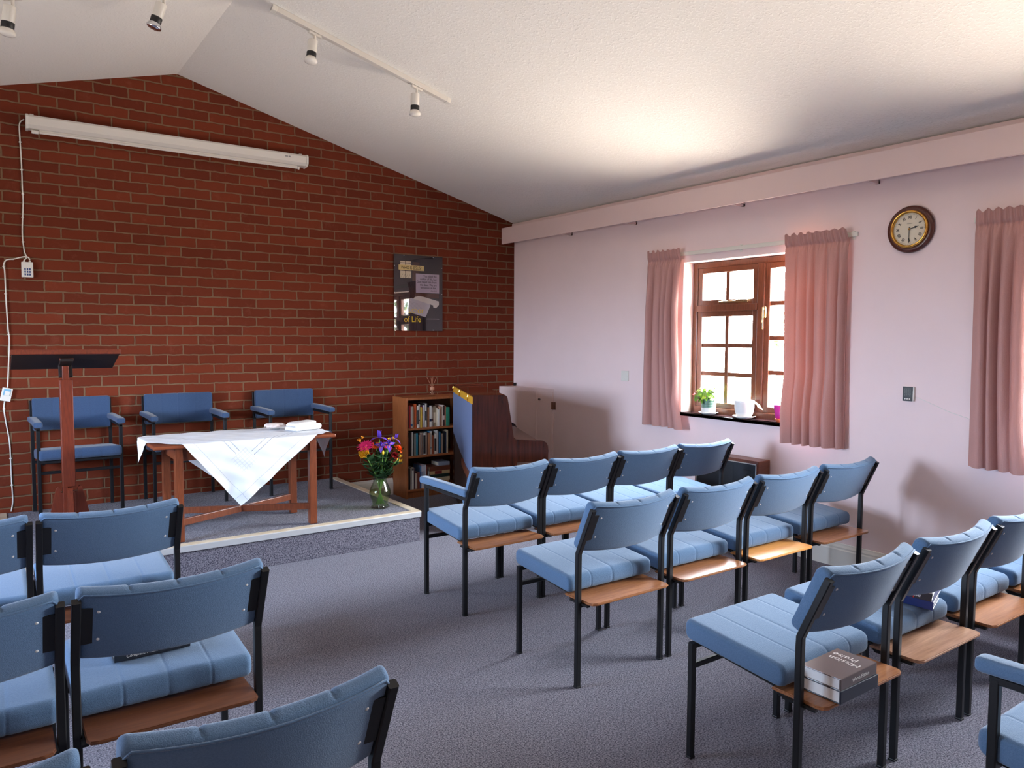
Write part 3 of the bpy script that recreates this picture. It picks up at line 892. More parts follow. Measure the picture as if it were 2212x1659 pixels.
# ------------------------------------------------------------------ vase of flowers
VX, VY = 2.052, -1.292
vz = PZ + .002
t = thing('flower_vase', 'clear glass vase of cut flowers on the platform corner', 'vase', (VX, VY, vz))
M['vase_glass'] = thin_glass('green_tinted_glass', (.90, .95, .88, 1), .05, .6)
M['water'] = thin_glass('vase_water', (.88, .90, .72, 1), .01, .1)
vprof = [(.056, 0), (.058, .006), (.056, .014), (.052, .022), (.060, .05), (.075, .085), (.079, .105), (.076, .125), (.064, .155), (.052, .18), (.046, .20), (.047, .215), (.053, .235)]
def vring(r_, z, k):
    e = 1 - max(0, .55 * (1 - z / .05)) if z < .05 else 1.0
    pts = []
    for q in range(32):
        a = 2 * PI * q / 32 + .35; c, s_ = math.cos(2 * PI * q / 32), math.sin(2 * PI * q / 32)
        x, y = math.copysign(abs(c) ** e, c) * r_, math.copysign(abs(s_) ** e, s_) * r_
        pts.append(Vector((x * math.cos(.5) - y * math.sin(.5), x * math.sin(.5) + y * math.cos(.5), z)))
    return pts
bm = B(); ringloft(bm, [vring(r_, z, 0) for r_, z in vprof] + [vring(r_ - .004, z, 0) for r_, z in reversed(vprof[1:])], cap=True)
obj('vase_body', bm, M['vase_glass'], t, smooth=True)
bm = B(); ringloft(bm, [vring(r_ - .006, z, 0) for r_, z in vprof[2:8]]); obj('water', bm, M['water'], t, smooth=True)

def cm(name, r, g, b): return mat(name, srgb(r, g, b), .6, spec=.3)
FM = dict(magenta=cm('magenta_petal', 206, 32, 104), yellow=cm('yellow_petal', 250, 200, 54), violet=cm('violet_petal', 104, 70, 190), orange=cm('orange_petal', 250, 104, 32),
          darkred=cm('dark_red_petal', 140, 14, 26), amber=cm('amber_petal', 252, 170, 52), stem=cm('green_stem', 98, 140, 60), leaf=cm('dark_green_leaf', 48, 82, 48))
def petal(bm, base, d, side, length, width, curl=.3, n=5, cup=.15, mi=0):
    d = Vector(d).normalized(); side = Vector(side).normalized(); nn = d.cross(side).normalized()
    rows = []
    for i in range(n + 1):
        f = i / n; w = width * math.sin(PI * (.08 + .87 * f) ** .8) * .5
        c = Vector(base) + d * (length * f) + nn * (-curl * length * f * f)
        rows.append([bm.verts.new(c - side * w + nn * cup * w), bm.verts.new(c), bm.verts.new(c + side * w + nn * cup * w)])
    for i in range(n):
        for k in range(2):
            f_ = bm.faces.new((rows[i][k], rows[i][k + 1], rows[i + 1][k + 1], rows[i + 1][k])); f_.material_index = mi
def perp(ax):
    ax = Vector(ax).normalized(); a = Vector((0, 0, 1)) if abs(ax.z) < .9 else Vector((1, 0, 0))
    u = ax.cross(a).normalized(); return u, ax.cross(u).normalized()
def bloom(kind, ax):
    bm = B(); ax = Vector(ax).normalized(); u, v = perp(ax)
    def rad(a): return u * math.cos(a) + v * math.sin(a)
    if kind == 'gerbera':
        for k in range(24):
            a = 2 * PI * k / 24; petal(bm, rad(a) * .006, rad(a) + ax * (.25 if k % 2 else .4), ax.cross(rad(a)), .042, .013, curl=.25)
        lathe(bm, [(.011, -.004), (.012, .003), (.006, .007), (.001, .008)], 14, mtx=ax.to_track_quat('Z', 'Y').to_matrix())
        mi = [f for f in bm.faces]; 
    elif kind == 'rose':
        for lay in range(4):
            n = 4 + lay
            for k in range(n):
                a = 2 * PI * k / n + lay * .6; tl = (.16 + .2 * lay)
                petal(bm, rad(a) * (.003 + .0045 * lay) - ax * .012, ax + rad(a) * tl * .7, ax.cross(rad(a)), .034 + .001 * lay, .022 + .005 * lay, curl=-.1 + .07 * lay, cup=-.6)
    elif kind == 'iris':
        for k in range(3):
            a = 2 * PI * k / 3 + .5
            petal(bm, rad(a) * .004, rad(a) * .35 + ax, ax.cross(rad(a)), .052, .030, curl=-.15, cup=.3)
            a += PI / 3
            petal(bm, rad(a) * .004, rad(a) + ax * .45, ax.cross(rad(a)), .052, .036, curl=.75, cup=.1)
            petal(bm, rad(a) * .006 + ax * .003, rad(a) + ax * .55, ax.cross(rad(a)), .026, .008, curl=.6, cup=.1, mi=1)
    elif kind == 'carnation':
        for lay in range(4):
            n = 8 + lay
            for k in range(n):
                a = 2 * PI * k / n + lay; petal(bm, rad(a) * .003 - ax * .01, rad(a) * (.3 + .35 * lay) + ax, ax.cross(rad(a)), .03, .02, curl=.1 + .15 * lay, cup=R.uniform(-.5, .5))
    elif kind == 'freesia':
        for b_ in range(3):
            o_ = rad(b_ * 2.1) * .013 + ax * (.014 * b_ - .01); dd = (ax + rad(b_ * 2.1) * .7).normalized(); uu, vv = perp(dd)
            for k in range(6):
                a = 2 * PI * k / 6; rr_ = uu * math.cos(a) + vv * math.sin(a)
                petal(bm, o_, dd + rr_ * .38, dd.cross(rr_), .03, .013, curl=.3)
    elif kind == 'bud':
        lathe(bm, [(.002, -.014), (.008, -.006), (.009, .004), (.005, .014), (.001, .02)], 10, mtx=ax.to_track_quat('Z', 'Y').to_matrix())
    return bm
def flower(kind, col, pos, label, name=None, lean=(0, 0, 0), col2=None, leaves=4, scale=1.0, seed=0):
    rr = random.Random(seed)
    pos = Vector(pos); neck = Vector((VX, VY, vz + .205)); off = pos - neck
    base = Vector((VX - off.x * .20, VY - off.y * .34, vz + .022))            # stems cross the neck and splay in the water
    neck += Vector((off.x * .20, off.y * .30, 0))
    ax = (pos - neck).normalized() * .7 + Vector(lean)
    t = thing(kind if name is None else name, label, 'flower', base, 0, 'cut flowers in the glass vase')
    pts = [base, base.lerp(neck, .5) , neck, neck.lerp(pos, .45) + Vector((0, 0, .012)), pos - ax.normalized() * .008]
    bm = B(); tube(bm, [p - base for p in pts], [.0026, .0026, .0026, .0032, .0034], 7); obj('stem', bm, FM['stem'], t, smooth=True)
    bm = bloom(kind if kind in ('gerbera', 'rose', 'iris', 'carnation', 'freesia', 'bud') else 'rose', ax)
    bmesh.ops.scale(bm, vec=(scale,) * 3, verts=bm.verts)
    obj('bloom', bm, [FM[col], FM[col2 or 'amber']], t, smooth=True, loc=pos - base)
    if leaves:
        bm = B()
        for k in range(int(leaves * 2.1)):
            f = rr.uniform(.02, .85); p = neck.lerp(pos, f) - base; a = rr.uniform(0, 2 * PI)
            d = Vector((math.cos(a), math.sin(a), rr.uniform(-.35, .55))); petal(bm, p, d, d.cross(Vector((0, 0, 1))), rr.uniform(.05, .085), rr.uniform(.03, .046), curl=rr.uniform(.1, .5), cup=.2)
        obj('leaves', bm, FM['leaf'], t, smooth=True)
    return t
CAMV = (-.35, -.75, .35)
flower('gerbera', 'magenta', (1.918, -1.345, .676), 'magenta gerbera leaning out at the left of the vase', lean=(-.3, -.35, .5), leaves=6, seed=1, scale=1.3)
flower('rose', 'yellow', (1.897, -1.37, .632), 'yellow rose below the magenta gerbera on the left', lean=(-.5, -.5, .1), leaves=9, seed=2)
flower('freesia', 'amber', (1.925, -1.25, .700), 'amber freesia peeping over the magenta gerbera', lean=(0, 0, .5), leaves=6, seed=3, scale=.8)
flower('iris', 'violet', (2.06, -1.27, .715), 'tallest violet iris at the top of the bunch', lean=(0, 0, 1), leaves=6, seed=4, scale=1.1)
flower('gerbera', 'orange', (2.025, -1.29, .664), 'orange gerbera half hidden behind a violet iris', lean=(-.3, -.5, .2), leaves=9, seed=5, scale=.75)
flower('iris', 'violet', (2.038, -1.34, .666), 'violet iris in front of the orange gerbera, middle left', lean=CAMV, leaves=6, seed=6, scale=.8)
flower('gerbera', 'magenta', (2.11, -1.29, .655), 'magenta gerbera behind the central violet iris', lean=(.1, -.6, .2), leaves=9, seed=7, scale=.9)
flower('iris', 'violet', (2.095, -1.35, .672), 'violet iris in front of the right magenta gerbera', lean=CAMV, leaves=6, seed=8, scale=.85)
flower('iris', 'violet', (2.176, -1.28, .702), 'violet iris at the upper right of the bunch', lean=(.2, -.4, .4), leaves=3, seed=9, scale=.85)
flower('freesia', 'yellow', (2.137, -1.29, .692), 'yellow freesia between the two right irises', lean=(.1, -.1, .6), leaves=6, seed=10, scale=.8)
flower('carnation', 'orange', (2.198, -1.30, .632), 'bright orange carnation at the right edge of the bunch', lean=(.3, -.4, .2), leaves=6, seed=11, scale=1.2)
flower('carnation', 'darkred', (2.158, -1.32, .590), 'dark red carnation under the orange one', lean=(.2, -.6, .2), leaves=9, seed=12, scale=1.0)
flower('freesia', 'yellow', (2.168, -1.35, .560), 'yellow freesia lowest on the right of the bunch', lean=(.5, -.5, -.1), leaves=6, seed=13, scale=.85)
flower('bud', 'yellow', (2.04, -1.37, .622), 'closed yellow bud at the centre front of the bunch', name='flower_bud', lean=(0, -.2, 1), leaves=3, seed=14)
flower('carnation', 'darkred', (1.968, -1.33, .608), 'small dark red carnation among leaves on the left', lean=(-.3, -.6, .2), leaves=9, seed=15, scale=.7)

# ------------------------------------------------------------------ bookcase and its books
KX0, KX1, KY, KH = 2.79, 3.41, -.265, .903
t = thing('bookcase', 'teak veneer bookcase full of books against the brick wall', 'bookcase', (KX0, -.004, 0))
bm = B(); bx(bm, 0, .02, KY, 0, 0, KH, .002); obj('side_panel', bm, M['bookcase'], t)
bm = B(); bx(bm, KX1 - KX0 - .02, KX1 - KX0, KY, 0, 0, KH, .002); obj('side_panel', bm, M['bookcase'], t)
bm = B(); bx(bm, .02, KX1 - KX0 - .02, KY, 0, KH - .022, KH - .001, .002); obj('top_panel', bm, M['bookcase'], t)
bm = B(); bx(bm, .02, KX1 - KX0 - .02, -.008, 0, .02, KH - .02); obj('back_panel', bm, M['bookcase_back'], t)
SH = [.075, .378, .628]
for z in SH:
    bm = B(); bx(bm, .02, KX1 - KX0 - .02, KY + .006, -.008, z - .018, z, .002); obj('shelf', bm, M['bookcase'], t)
bm = B(); bx(bm, .02, KX1 - KX0 - .02, KY + .02, KY + .034, 0, SH[0] - .018, .001); obj('plinth', bm, M['bookcase'], t)
M['paper'] = noise_col(mat('book_paper', srgb(226, 214, 190), .9), srgb(214, 200, 172), srgb(234, 224, 204), 40)
covers = {}
def cover_mat(c):
    if c not in covers: covers[c] = mat('cover_%02x%02x%02x' % c, srgb(*c), .5)
    return covers[c]
def book_mesh(th, ht, dp, c, band=None):
    """standing: x = thickness, y from 0 (spine, towards -Y) to dp, z up"""
    bm = B()
    bx(bm, -th / 2 + .0018, th / 2 - .0018, .002, dp - .003, .003, ht - .003)
    for f in bm.faces: f.material_index = 1
    n0 = len(bm.faces)
    bx(bm, -th / 2, -th / 2 + .0018, 0, dp, 0, ht); bx(bm, th / 2 - .0018, th / 2, 0, dp, 0, ht)
    bx(bm, -th / 2, th / 2, -.0015, .0018, 0, ht, .0008)
    if band:
        for z0, z1 in band:
            k = len(bm.faces); bx(bm, -th / 2 + .002, th / 2 - .002, -.0021, -.0014, ht * z0, ht * z1)
            bm.faces.ensure_lookup_table()
            for f in bm.faces[k:]: f.material_index = 2
    return bm
NAMES = ['first', 'second', 'third', 'fourth', 'fifth', 'sixth', 'seventh', 'eighth', 'ninth', 'tenth', 'eleventh', 'twelfth', 'thirteenth', 'fourteenth', 'fifteenth',
         'sixteenth', 'seventeenth', 'eighteenth', 'nineteenth', 'twentieth', 'twenty-first', 'twenty-second', 'twenty-third', 'twenty-fourth', 'twenty-fifth', 'twenty-sixth']
def row_of_books(x0, zs, spec, shelfname, group, ybase=KY - .004 + .02):
    x = x0
    for k, (cn, c, th, ht, *rest) in enumerate(spec):
        lab = '%s book on the bookcase\'s %s, %s from the left' % (cn, shelfname, NAMES[k])
        band = rest[0] if rest else None
        bm = book_mesh(th, ht, .145 + .02 * R.random(), c, band)
        o = obj('book', bm, [cover_mat(c), M['paper'], cover_mat(rest[1] if len(rest) > 1 else (222, 214, 198))])
        o.location = (x + th / 2, ybase + R.uniform(0, .018), zs + .0006)
        tag(o, lab, 'book', group)
        x += th + .0012
    return x
tb = ((.18, .75),)
b1 = [('dark maroon', (78, 30, 28), .014, .20), ('red', (168, 34, 30), .018, .205), ('blue', (58, 112, 158), .022, .195, ((.1, .2),), ), ('thin brown', (128, 92, 60), .008, .19), ('orange', (206, 92, 40), .026, .215),
      ('charcoal', (58, 58, 54), .020, .20, ((.15, .8),)), ('dark olive', (62, 64, 48), .017, .21, ((.3, .34),)), ('yellow', (214, 172, 66), .017, .185), ('purple', (116, 36, 86), .013, .195), ('white', (222, 216, 220), .011, .20),
      ('black', (34, 30, 40), .018, .21, ((.3, .7),)), ('grey', (136, 128, 122), .010, .215), ('tan', (150, 96, 62), .013, .18), ('navy', (28, 36, 62), .024, .195, ((.25, .38),)), ('dark red', (104, 42, 34), .020, .18, ((.3, .4),)),
      ('cream', (214, 196, 166), .024, .185, ((.2, .7),), (150, 130, 100)), ('pale cream', (222, 206, 178), .018, .170), ('ivory', (226, 218, 206), .014, .155), ('pinkish brown', (186, 136, 112), .018, .18),
      ('beige', (216, 196, 172), .019, .18), ('pale pink', (226, 200, 188), .019, .19, ((.3, .5),), (60, 40, 40)), ('terracotta', (188, 92, 64), .009, .185), ('emerald green', (48, 138, 110), .028, .17), ('teal', (64, 150, 136), .015, .17)]
row_of_books(KX0 + .024, SH[2], b1, 'top shelf', 'books on the top shelf')
b2 = [('maroon', (64, 26, 28), .022, .16), ('dark brown', (50, 36, 32), .018, .21), ('white-spined', (206, 200, 188), .012, .215), ('black', (34, 32, 34), .011, .20), ('grey-green', (120, 118, 108), .016, .20), ('turquoise', (62, 158, 182), .020, .20),
      ('black', (30, 28, 30), .012, .18), ('pale brown', (158, 126, 104), .014, .185), ('grey', (142, 128, 120), .010, .19), ('pinkish beige', (186, 158, 142), .012, .2), ('black-and-white', (38, 34, 36), .024, .2, ((.05, .9),)), ('off-white', (198, 190, 176), .012, .205),
      ('brown', (106, 66, 48), .012, .19), ('orange-tan', (176, 120, 84), .019, .195), ('bright blue', (58, 130, 172), .024, .21, ((.25, .28),)), ('rust', (150, 76, 48), .014, .17), ('dark', (46, 38, 36), .022, .19, ((.15, .75),)), ('white', (214, 206, 196), .014, .215), ('light brown', (168, 140, 116), .010, .21),
      ('teal blue', (48, 104, 140), .018, .20), ('dark grey', (58, 56, 58), .012, .18), ('pale tan', (196, 168, 140), .012, .18), ('black', (28, 28, 32), .022, .2), ('navy', (44, 52, 78), .014, .19), ('sand', (190, 172, 142), .013, .21)]
row_of_books(KX0 + .024, SH[1], b2, 'middle shelf', 'books on the middle shelf')
b3 = [('black', (32, 28, 32), .026, .19), ('white-spined', (200, 196, 188), .009, .195), ('dark grey', (52, 48, 52), .020, .2, ((.86, .96),)), ('plum', (74, 46, 56), .014, .195), ('cream', (196, 180, 160), .020, .14), ('brown', (116, 62, 44), .022, .15), ('thin blue', (70, 92, 140), .012, .15)]
xe = row_of_books(KX0 + .028, SH[0], b3, 'bottom shelf', 'books on the bottom shelf')
b3b = [('blue and white', (96, 128, 168), .010, .205, ((.45, .75),)), ('pink and white', (190, 150, 150), .010, .21, ((.45, .75),)), ('light blue', (120, 158, 184), .012, .205, ((.45, .75),)), ('pale grey', (190, 190, 196), .012, .21, ((.4, .6),)), ('red-brown', (130, 62, 50), .012, .2), ('dark green', (44, 56, 48), .010, .17), ('white slim', (208, 204, 196), .007, .15)]
x = xe + .004
for k, (cn, c, th, ht, *rest) in enumerate(b3b):
    bm = book_mesh(th, ht, .16, c, rest[0] if rest else None); o = obj('book', bm, [cover_mat(c), M['paper'], cover_mat((222, 220, 224))]); o.location = (x + th / 2, KY + .02, SH[0] + .0006)
    tag(o, '%s booklet standing beside the flat pile on the bookcase\'s bottom shelf' % cn, 'book', 'books on the bottom shelf'); x += th + .0012
# flat pile
z = SH[0] + .0006
for cn, c, th, wd in [('orange-brown', (186, 116, 52), .030, .20), ('thin amber', (200, 136, 62), .016, .20), ('cream-edged', (206, 188, 150), .034, .21), ('dark green', (34, 54, 46), .030, .20), ('crimson', (126, 44, 44), .032, .21), ('large brown', (110, 58, 38), .040, .215)]:
    bm = book_mesh(th, wd, .15, c, ((.25, .6),) if cn == 'crimson' else None)
    bmesh.ops.rotate(bm, cent=(0, 0, 0), matrix=Matrix.Rotation(PI / 2, 3, 'Y'), verts=bm.verts)
    bmesh.ops.translate(bm, vec=(0, 0, th / 2), verts=bm.verts)
    o = obj('book', bm, [cover_mat(c), M['paper'], cover_mat((200, 170, 120))]); o.location = (x + .006, KY + .022, z); z += th + .0008
    tag(o, '%s book lying in the flat pile on the bottom shelf' % cn, 'book', 'books on the bottom shelf')
bm = book_mesh(.034, .12, .14, (150, 160, 176)); bmesh.ops.rotate(bm, cent=(0, 0, 0), matrix=Matrix.Rotation(PI / 2, 3, 'Y'), verts=bm.verts); bmesh.ops.translate(bm, vec=(0, 0, .017), verts=bm.verts)
o = obj('book', bm, [cover_mat((150, 160, 176)), M['paper']]); o.location = (x + .10, KY + .03, z); tag(o, 'pale blue book topmost on the flat pile, bottom shelf', 'book', 'books on the bottom shelf')

# reed diffuser on top
t = thing('reed_diffuser', 'small glass reed diffuser with four sticks on top of the bookcase', 'diffuser', (3.133, -.125, KH))
bm = B(); lathe(bm, [(.026, 0), (.030, .003), (.030, .038), (.024, .046), (.013, .05), (.013, .056)], 24); obj('bottle', bm, M['clear'], t, smooth=True)
bm = B(); lathe(bm, [(.0195, .052), (.0205, .054), (.0205, .078), (.0195, .080), (.001, .080)], 24); obj('cap', bm, mat('pale_wood_cap', srgb(196, 140, 108), .5), t, autos=40)
for dx, dy, h in ((-.050, .01, .172), (-.018, -.012, .165), (.016, .012, .176), (.046, -.004, .17)):
    bm = B(); tube(bm, [(-dx * .25, -dy * .3, .006), (dx * .1, dy * .1, .08), (dx, dy, h)], .0016, 6); obj('reed', bm, mat('reed', srgb(190, 140, 108), .8), t)

# ------------------------------------------------------------------ piano
PA = math.radians(24.45)          # the piano stands at an angle in the corner
P1 = Vector((2.654, -1.580, 0))
t = thing('piano', 'upright rosewood piano standing with its blue cloth back to the room', 'piano', P1, -PA)
# local axes: y along its width (away from camera), x from back to keyboard
PL, PH = 1.243, 1.02
side = [(0, 0), (.33, 0), (.33, .52), (.572, .52), (.574, .60), (.571, .635), (.558, .660), (.535, .674), (.50, .678), (.31, .684), (.292, .82), (.274, .93), (.262, 1.0), (.254, 1.013), (.243, PH), (0, PH)]
for y in (0, PL - .03):
    bm = B(); prism(bm, side, (0, .03, 0), origin=(0, y, 0)); es = [e for e in bm.edges if abs(e.verts[0].co.y - e.verts[1].co.y) < 1e-5]
    bmesh.ops.bevel(bm, geom=es, offset=.003, segments=2, affect='EDGES')
    obj('end_panel', bm, M['piano_wood'], t)
bm = B(); bx(bm, .004, .25, .028, PL - .028, PH - .022, PH - .002, .003); obj('lid', bm, M['piano_top'], t)
bm = B(); prism(bm, [(.24, .70), (.285, .70), (.25, 1.0), (.225, 1.0)], (0, PL - .06, 0), origin=(0, .03, 0)); obj('front_panel', bm, M['piano_wood'], t)
bm = B(); prism(bm, [(.30, .03), (.32, .03), (.32, .53), (.30, .53)], (0, PL - .06, 0), origin=(0, .03, 0)); obj('knee_panel', bm, M['piano_wood'], t)
bm = B(); bx(bm, .29, .565, .03, PL - .03, .535, .60, .004); obj('keybed', bm, M['piano_wood'], t)
bm = B()
prism(bm, [(.30, .655), (.35, .675), (.53, .655), (.552, .635), (.552, .603), (.53, .603), (.53, .64), (.35, .66), (.30, .64)], (0, PL - .06, 0), origin=(0, .03, 0)); obj('fallboard', bm, M['piano_wood'], t)
for y in (.0, PL - .05):
    bm = B(); bx(bm, .525, .572, y, y + .05, 0, .522, .004); obj('leg', bm, M['piano_wood'], t)
bm = B(); bx(bm, .006, .02, .03, PL - .03, .02, PH - .022); obj('back_board', bm, M['piano_dark'], t)
bm = B(); bx(bm, -.004, .006, .002, PL - .002, .955, PH - .012, .001); obj('top_tape', bm, M['yellow'], t)
bm = B()
prism(bm, [(.012, .44), (.012, .955), (PL - .012, .955), (PL - .012, .60), (1.1, .575), (.72, .50), (.40, .455), (.2, .42)], (.008, 0, 0), origin=(-.003, 0, 0), ax=Vector((0, 1, 0)), ay=Vector((0, 0, 1)))
obj('back_cloth', bm, M['blue_cloth'], t)
bm = B(); prism(bm, [(0.0, .37), (.0, .43), (.4, .45), (.55, .47), (.55, .42), (.35, .39)], (.03, 0, 0), origin=(-.014, 0, 0), ax=Vector((0, 1, 0)), ay=Vector((0, 0, 1))); obj('brace', bm, M['table_wood'], t)
bm = B(); prism(bm, [(.02, .05), (.02, .36), (.3, .38), (.3, .05)], (.006, 0, 0), origin=(-.001, 0, 0), ax=Vector((0, 1, 0)), ay=Vector((0, 0, 1))); obj('lower_cloth', bm, M['blue_cloth'], t)
for y in (.21, .74, 1.20):
    bm = B(); tube(bm, [(-.006, y, PH - .014), (-.008, y, .99), (-.008, y - .012, .98), (-.009, y + .01, .972), (-.008, y - .004, .955)], .004, 6); obj('hook', bm, M['brass'], t)
o = bpy.data.objects.new('music_folder', None)
t = thing('music_folder', 'thin dark brown music folder lying at the far end of the piano top', 'folder', P1 + Matrix.Rotation(-PA, 3, 'Z') @ Vector((.13, 1.17, PH)), -PA)
bm = B(); bx(bm, -.125, .115, -.05, .06, .0, .003); bx(bm, -.125, .115, -.048, .058, .0032, .007); bx(bm, -.125, .115, -.05, .06, .0072, .010, .001)
obj('covers', bm, M['lectern_wood'], t)

# ------------------------------------------------------------------ corner cupboard
A0 = Vector((3.968, -.003, 0)); A1 = Vector((4.143, -.664, 0)); KHc = .957
t = thing('corner_cupboard', 'low pink painted boxed-in cupboard in the corner beyond the piano', 'cupboard', A1)
bm = B(); prism(bm, [(A0.x - A1.x, A0.y - A1.y), (0, 0), (0, A0.y - A1.y)], (0, 0, KHc), ax=Vector((1, 0, 0)), ay=Vector((0, 1, 0)))
obj('casing', bm, M['pinkwood'], t)
dv = (A0 - A1); dl = dv.length; dv.normalize(); nv = Vector((-dv.y, dv.x, 0)); nv = nv if nv.x < 0 else -nv
fm = Matrix((dv, nv, Vector((0, 0, 1)))).transposed()
bm = B(); box(bm, dv * .10 + nv * .004 + Vector((0, 0, .55)), (.17, .008, .76), .002, rot=fm); dr = obj('door', bm, M['pinkwood'], t)
bm = B(); box(bm, dv * .43 + nv * .003 + Vector((0, 0, .50)), (.44, .006, .86), .002, rot=fm); obj('front_panel', bm, M['pinkwood'], t)
bm = B(); lathe(bm, [(.004, 0), (.004, .012), (.011, .018), (.012, .024), (.007, .03), (.001, .031)], 14, dv * .155 + nv * .008 + Vector((0, 0, .855)), fm @ Matrix.Rotation(-PI / 2, 3, 'X')); obj('knob', bm, mat('dark_knob', srgb(60, 40, 36), .3), dr, smooth=True)
bm = B(); box(bm, dv * .012 + nv * .010 + Vector((0, 0, .80)), (.028, .004, .07), .001, rot=fm); bx(bm, -.006, .0005, -.028, -.004, .765, .835, .001)
obj('hinge', bm, mat('dull_hinge', srgb(150, 110, 92), .4, metal=.5), dr)
bm = B(); bx(bm, -.010, .010, -.010, .010, 0, .03, .002)
o = obj('cable_end', bm, M['black_plastic']); o.location = (4.125, -.05, KHc + .0005); tag(o, 'tiny black block standing on the pink corner cupboard', 'block')

# ------------------------------------------------------------------ heater under the window
t = thing('storage_heater', 'brown wood-cased heater with black front below the window', 'heater', (XR - .019, -2.79, 0))
HX, HW, HH = -.127, .275, .612
bm = B(); bx(bm, HX, 0, -HW, HW, .05, HH, .004); obj('casing', bm, M['heater_wood'], t)
bm = B(); bx(bm, HX - .004, HX + .01, -HW + .020, HW - .020, .08, HH - .026, .001); gr = obj('front_panel', bm, M['heater_black'], t)
bm = B()
for y0, y1, z0, z1 in ((-HW + .014, -HW + .020, .074, HH - .020), (HW - .020, HW - .014, .074, HH - .020), (-HW + .014, HW - .014, HH - .026, HH - .020), (-HW + .014, HW - .014, .074, .080)):
    bx(bm, HX - .006, HX, y0, y1, z0, z1)
obj('metal_edge', bm, M['alu'], t)
bm = B(); bx(bm, HX - .007, HX - .003, -.235, -.155, .42, .545, .001); cp = obj('control_panel', bm, M['black_plastic'], gr)
bm = B(); lathe(bm, [(.026, 0), (.026, .010), (.022, .014), (.001, .014)], 24, (HX - .006, -.195, .485), Matrix.Rotation(-PI / 2, 3, 'Y')); obj('dial', bm, M['black_plastic'], gr, autos=40)
bm = B(); bx(bm, HX - .0055, HX - .003, -.07, .04, .14, .56, .001); obj('centre_louvre', bm, M['black_plastic'], gr)
for y in (-.22, .22):
    bm = B(); bx(bm, HX + .01, -.01, y - .02, y + .02, 0, .052, .003); obj('foot', bm, M['black_metal'], t)

# ------------------------------------------------------------------ wall things: screen, cables, poster, clock, thermometer, plate
t = thing('projector_screen', 'long white rolled-up projector screen fixed high on the brick wall', 'screen', (1.01, 0, 2.885))
bm = B(); prism(bm, [(-.028, -.046), (-.085, -.040), (-.105, -.02), (-.108, .03), (-.098, .044), (-.02, .05), (-.02, -.04)], (1.93, 0, 0), origin=(-.965, 0, 0), ax=Vector((0, 1, 0)), ay=Vector((0, 0, 1))); obj('case', bm, M['white_enamel'], t)
for s in (-1, 1):
    bm = B(); prism(bm, [(-.02, -.05), (-.085, -.045), (-.11, -.022), (-.112, .032), (-.10, .048), (-.015, .054)], (.014, 0, 0), origin=(s * .97 - .007, 0, 0), ax=Vector((0, 1, 0)), ay=Vector((0, 0, 1))); obj('end_cap', bm, M['white_plastic'], t)
    bm = B(); bx(bm, s * .94 - .012, s * .94 + .012, -.03, -.001, -.02, .068, .002); obj('wall_bracket', bm, M['white_plastic'], t)
bm = B(); tube(bm, [(-.90, -.06, -.058), (.90, -.06, -.058)], .009, 10); bx(bm, -.9, .9, -.062, -.058, -.06, -.04); obj('bottom_bar', bm, M['white_enamel'], t)
for s in (-1, 1):
    bm = B(); tube(bm, [(s * .905, -.06, -.058), (s * .945 if s < 0 else s * .915, -.06, -.058)], .0125, 10); obj('bar_end', bm, M['white_plastic'], t)
bm = B()
for x in (.785, .793, .800, .812, .818, .826): bx(bm, x, x + .005, -.1083, -.1075, .008, .020)
obj('maker_mark', bm, M['grey_print'], t)

def cable(name, pts, label, r=.0042, clips=(), y=-.0065):
    base = Vector((pts[-1][0], 0, pts[-1][1]))
    P = [Vector((x, y, z)) for x, z in pts]; sm = []
    for i in range(len(P) - 1):
        p0, p1, p2, p3 = P[max(i - 1, 0)], P[i], P[i + 1], P[min(i + 2, len(P) - 1)]
        for k in range(6):
            u = k / 6; sm.append(.5 * ((2 * p1) + (p2 - p0) * u + (2 * p0 - 5 * p1 + 4 * p2 - p3) * u * u + (-p0 + 3 * p1 - 3 * p2 + p3) * u ** 3))
    sm.append(P[-1])
    t = thing(name, label, 'cable', base)
    bm = B(); tube(bm, [p - base for p in sm], r, 8); obj('lead', bm, M['white_plastic'], t, smooth=True)
    for c in clips:
        q = sm[int(c * (len(sm) - 1))]
        bm = B(); bx(bm, q.x - .008 - base.x, q.x + .008 - base.x, -.012, 0, q.z - .004 - base.z, q.z + .004 - base.z, .002); obj('cable_clip', bm, M['white_plastic'], t)
cable('power_cable', [(.027, 2.915), (0, 2.88), (-.001, 2.78), (.003, 2.625), (.003, 2.469), (.005, 2.344), (-.006, 2.154), (.001, 2.029), (.013, 1.979), (-.001, 1.960)], 'white cable hanging from the screen to the control box', clips=(.25, .38, .5, .62, .74, .9))
cable('power_cable', [(.031, 1.960), (.022, 1.979), (-.006, 1.980), (-.06, 1.962), (-.102, 1.953), (-.119, 1.92), (-.115, 1.88), (-.114, 1.801), (-.113, 1.676), (-.108, 1.487), (-.103, 1.407), (-.113, 1.233), (-.123, 1.082)], 'white cable looping from the control box down to the wall switch', clips=(.27, .45, .65, .8), y=-.0155)
cable('power_cable', [(-.142, .992), (-.147, .915), (-.124, .721), (-.12, .592), (-.119, .43), (-.116, .30), (-.128, .222)], 'white cable running from the wall switch down to the platform', clips=(.16, .5, .7), y=-.0065)
t = thing('control_box', 'small cream control box with blue label hanging below the screen cable', 'switch box', (.015, 0, 1.893))
bm = B(); bx(bm, -.034, .034, -.034, 0, -.052, .052, .003); obj('case', bm, M['white_plastic'], t)
bm = B(); M['hatch'] = M['blue_print']
for k in range(3):
    for q in range(3): bx(bm, -.018 + q * .014, -.009 + q * .014, -.0348, -.0338, -.040 + k * .018, -.026 + k * .018)
obj('blue_label', bm, M['blue_print'], t)
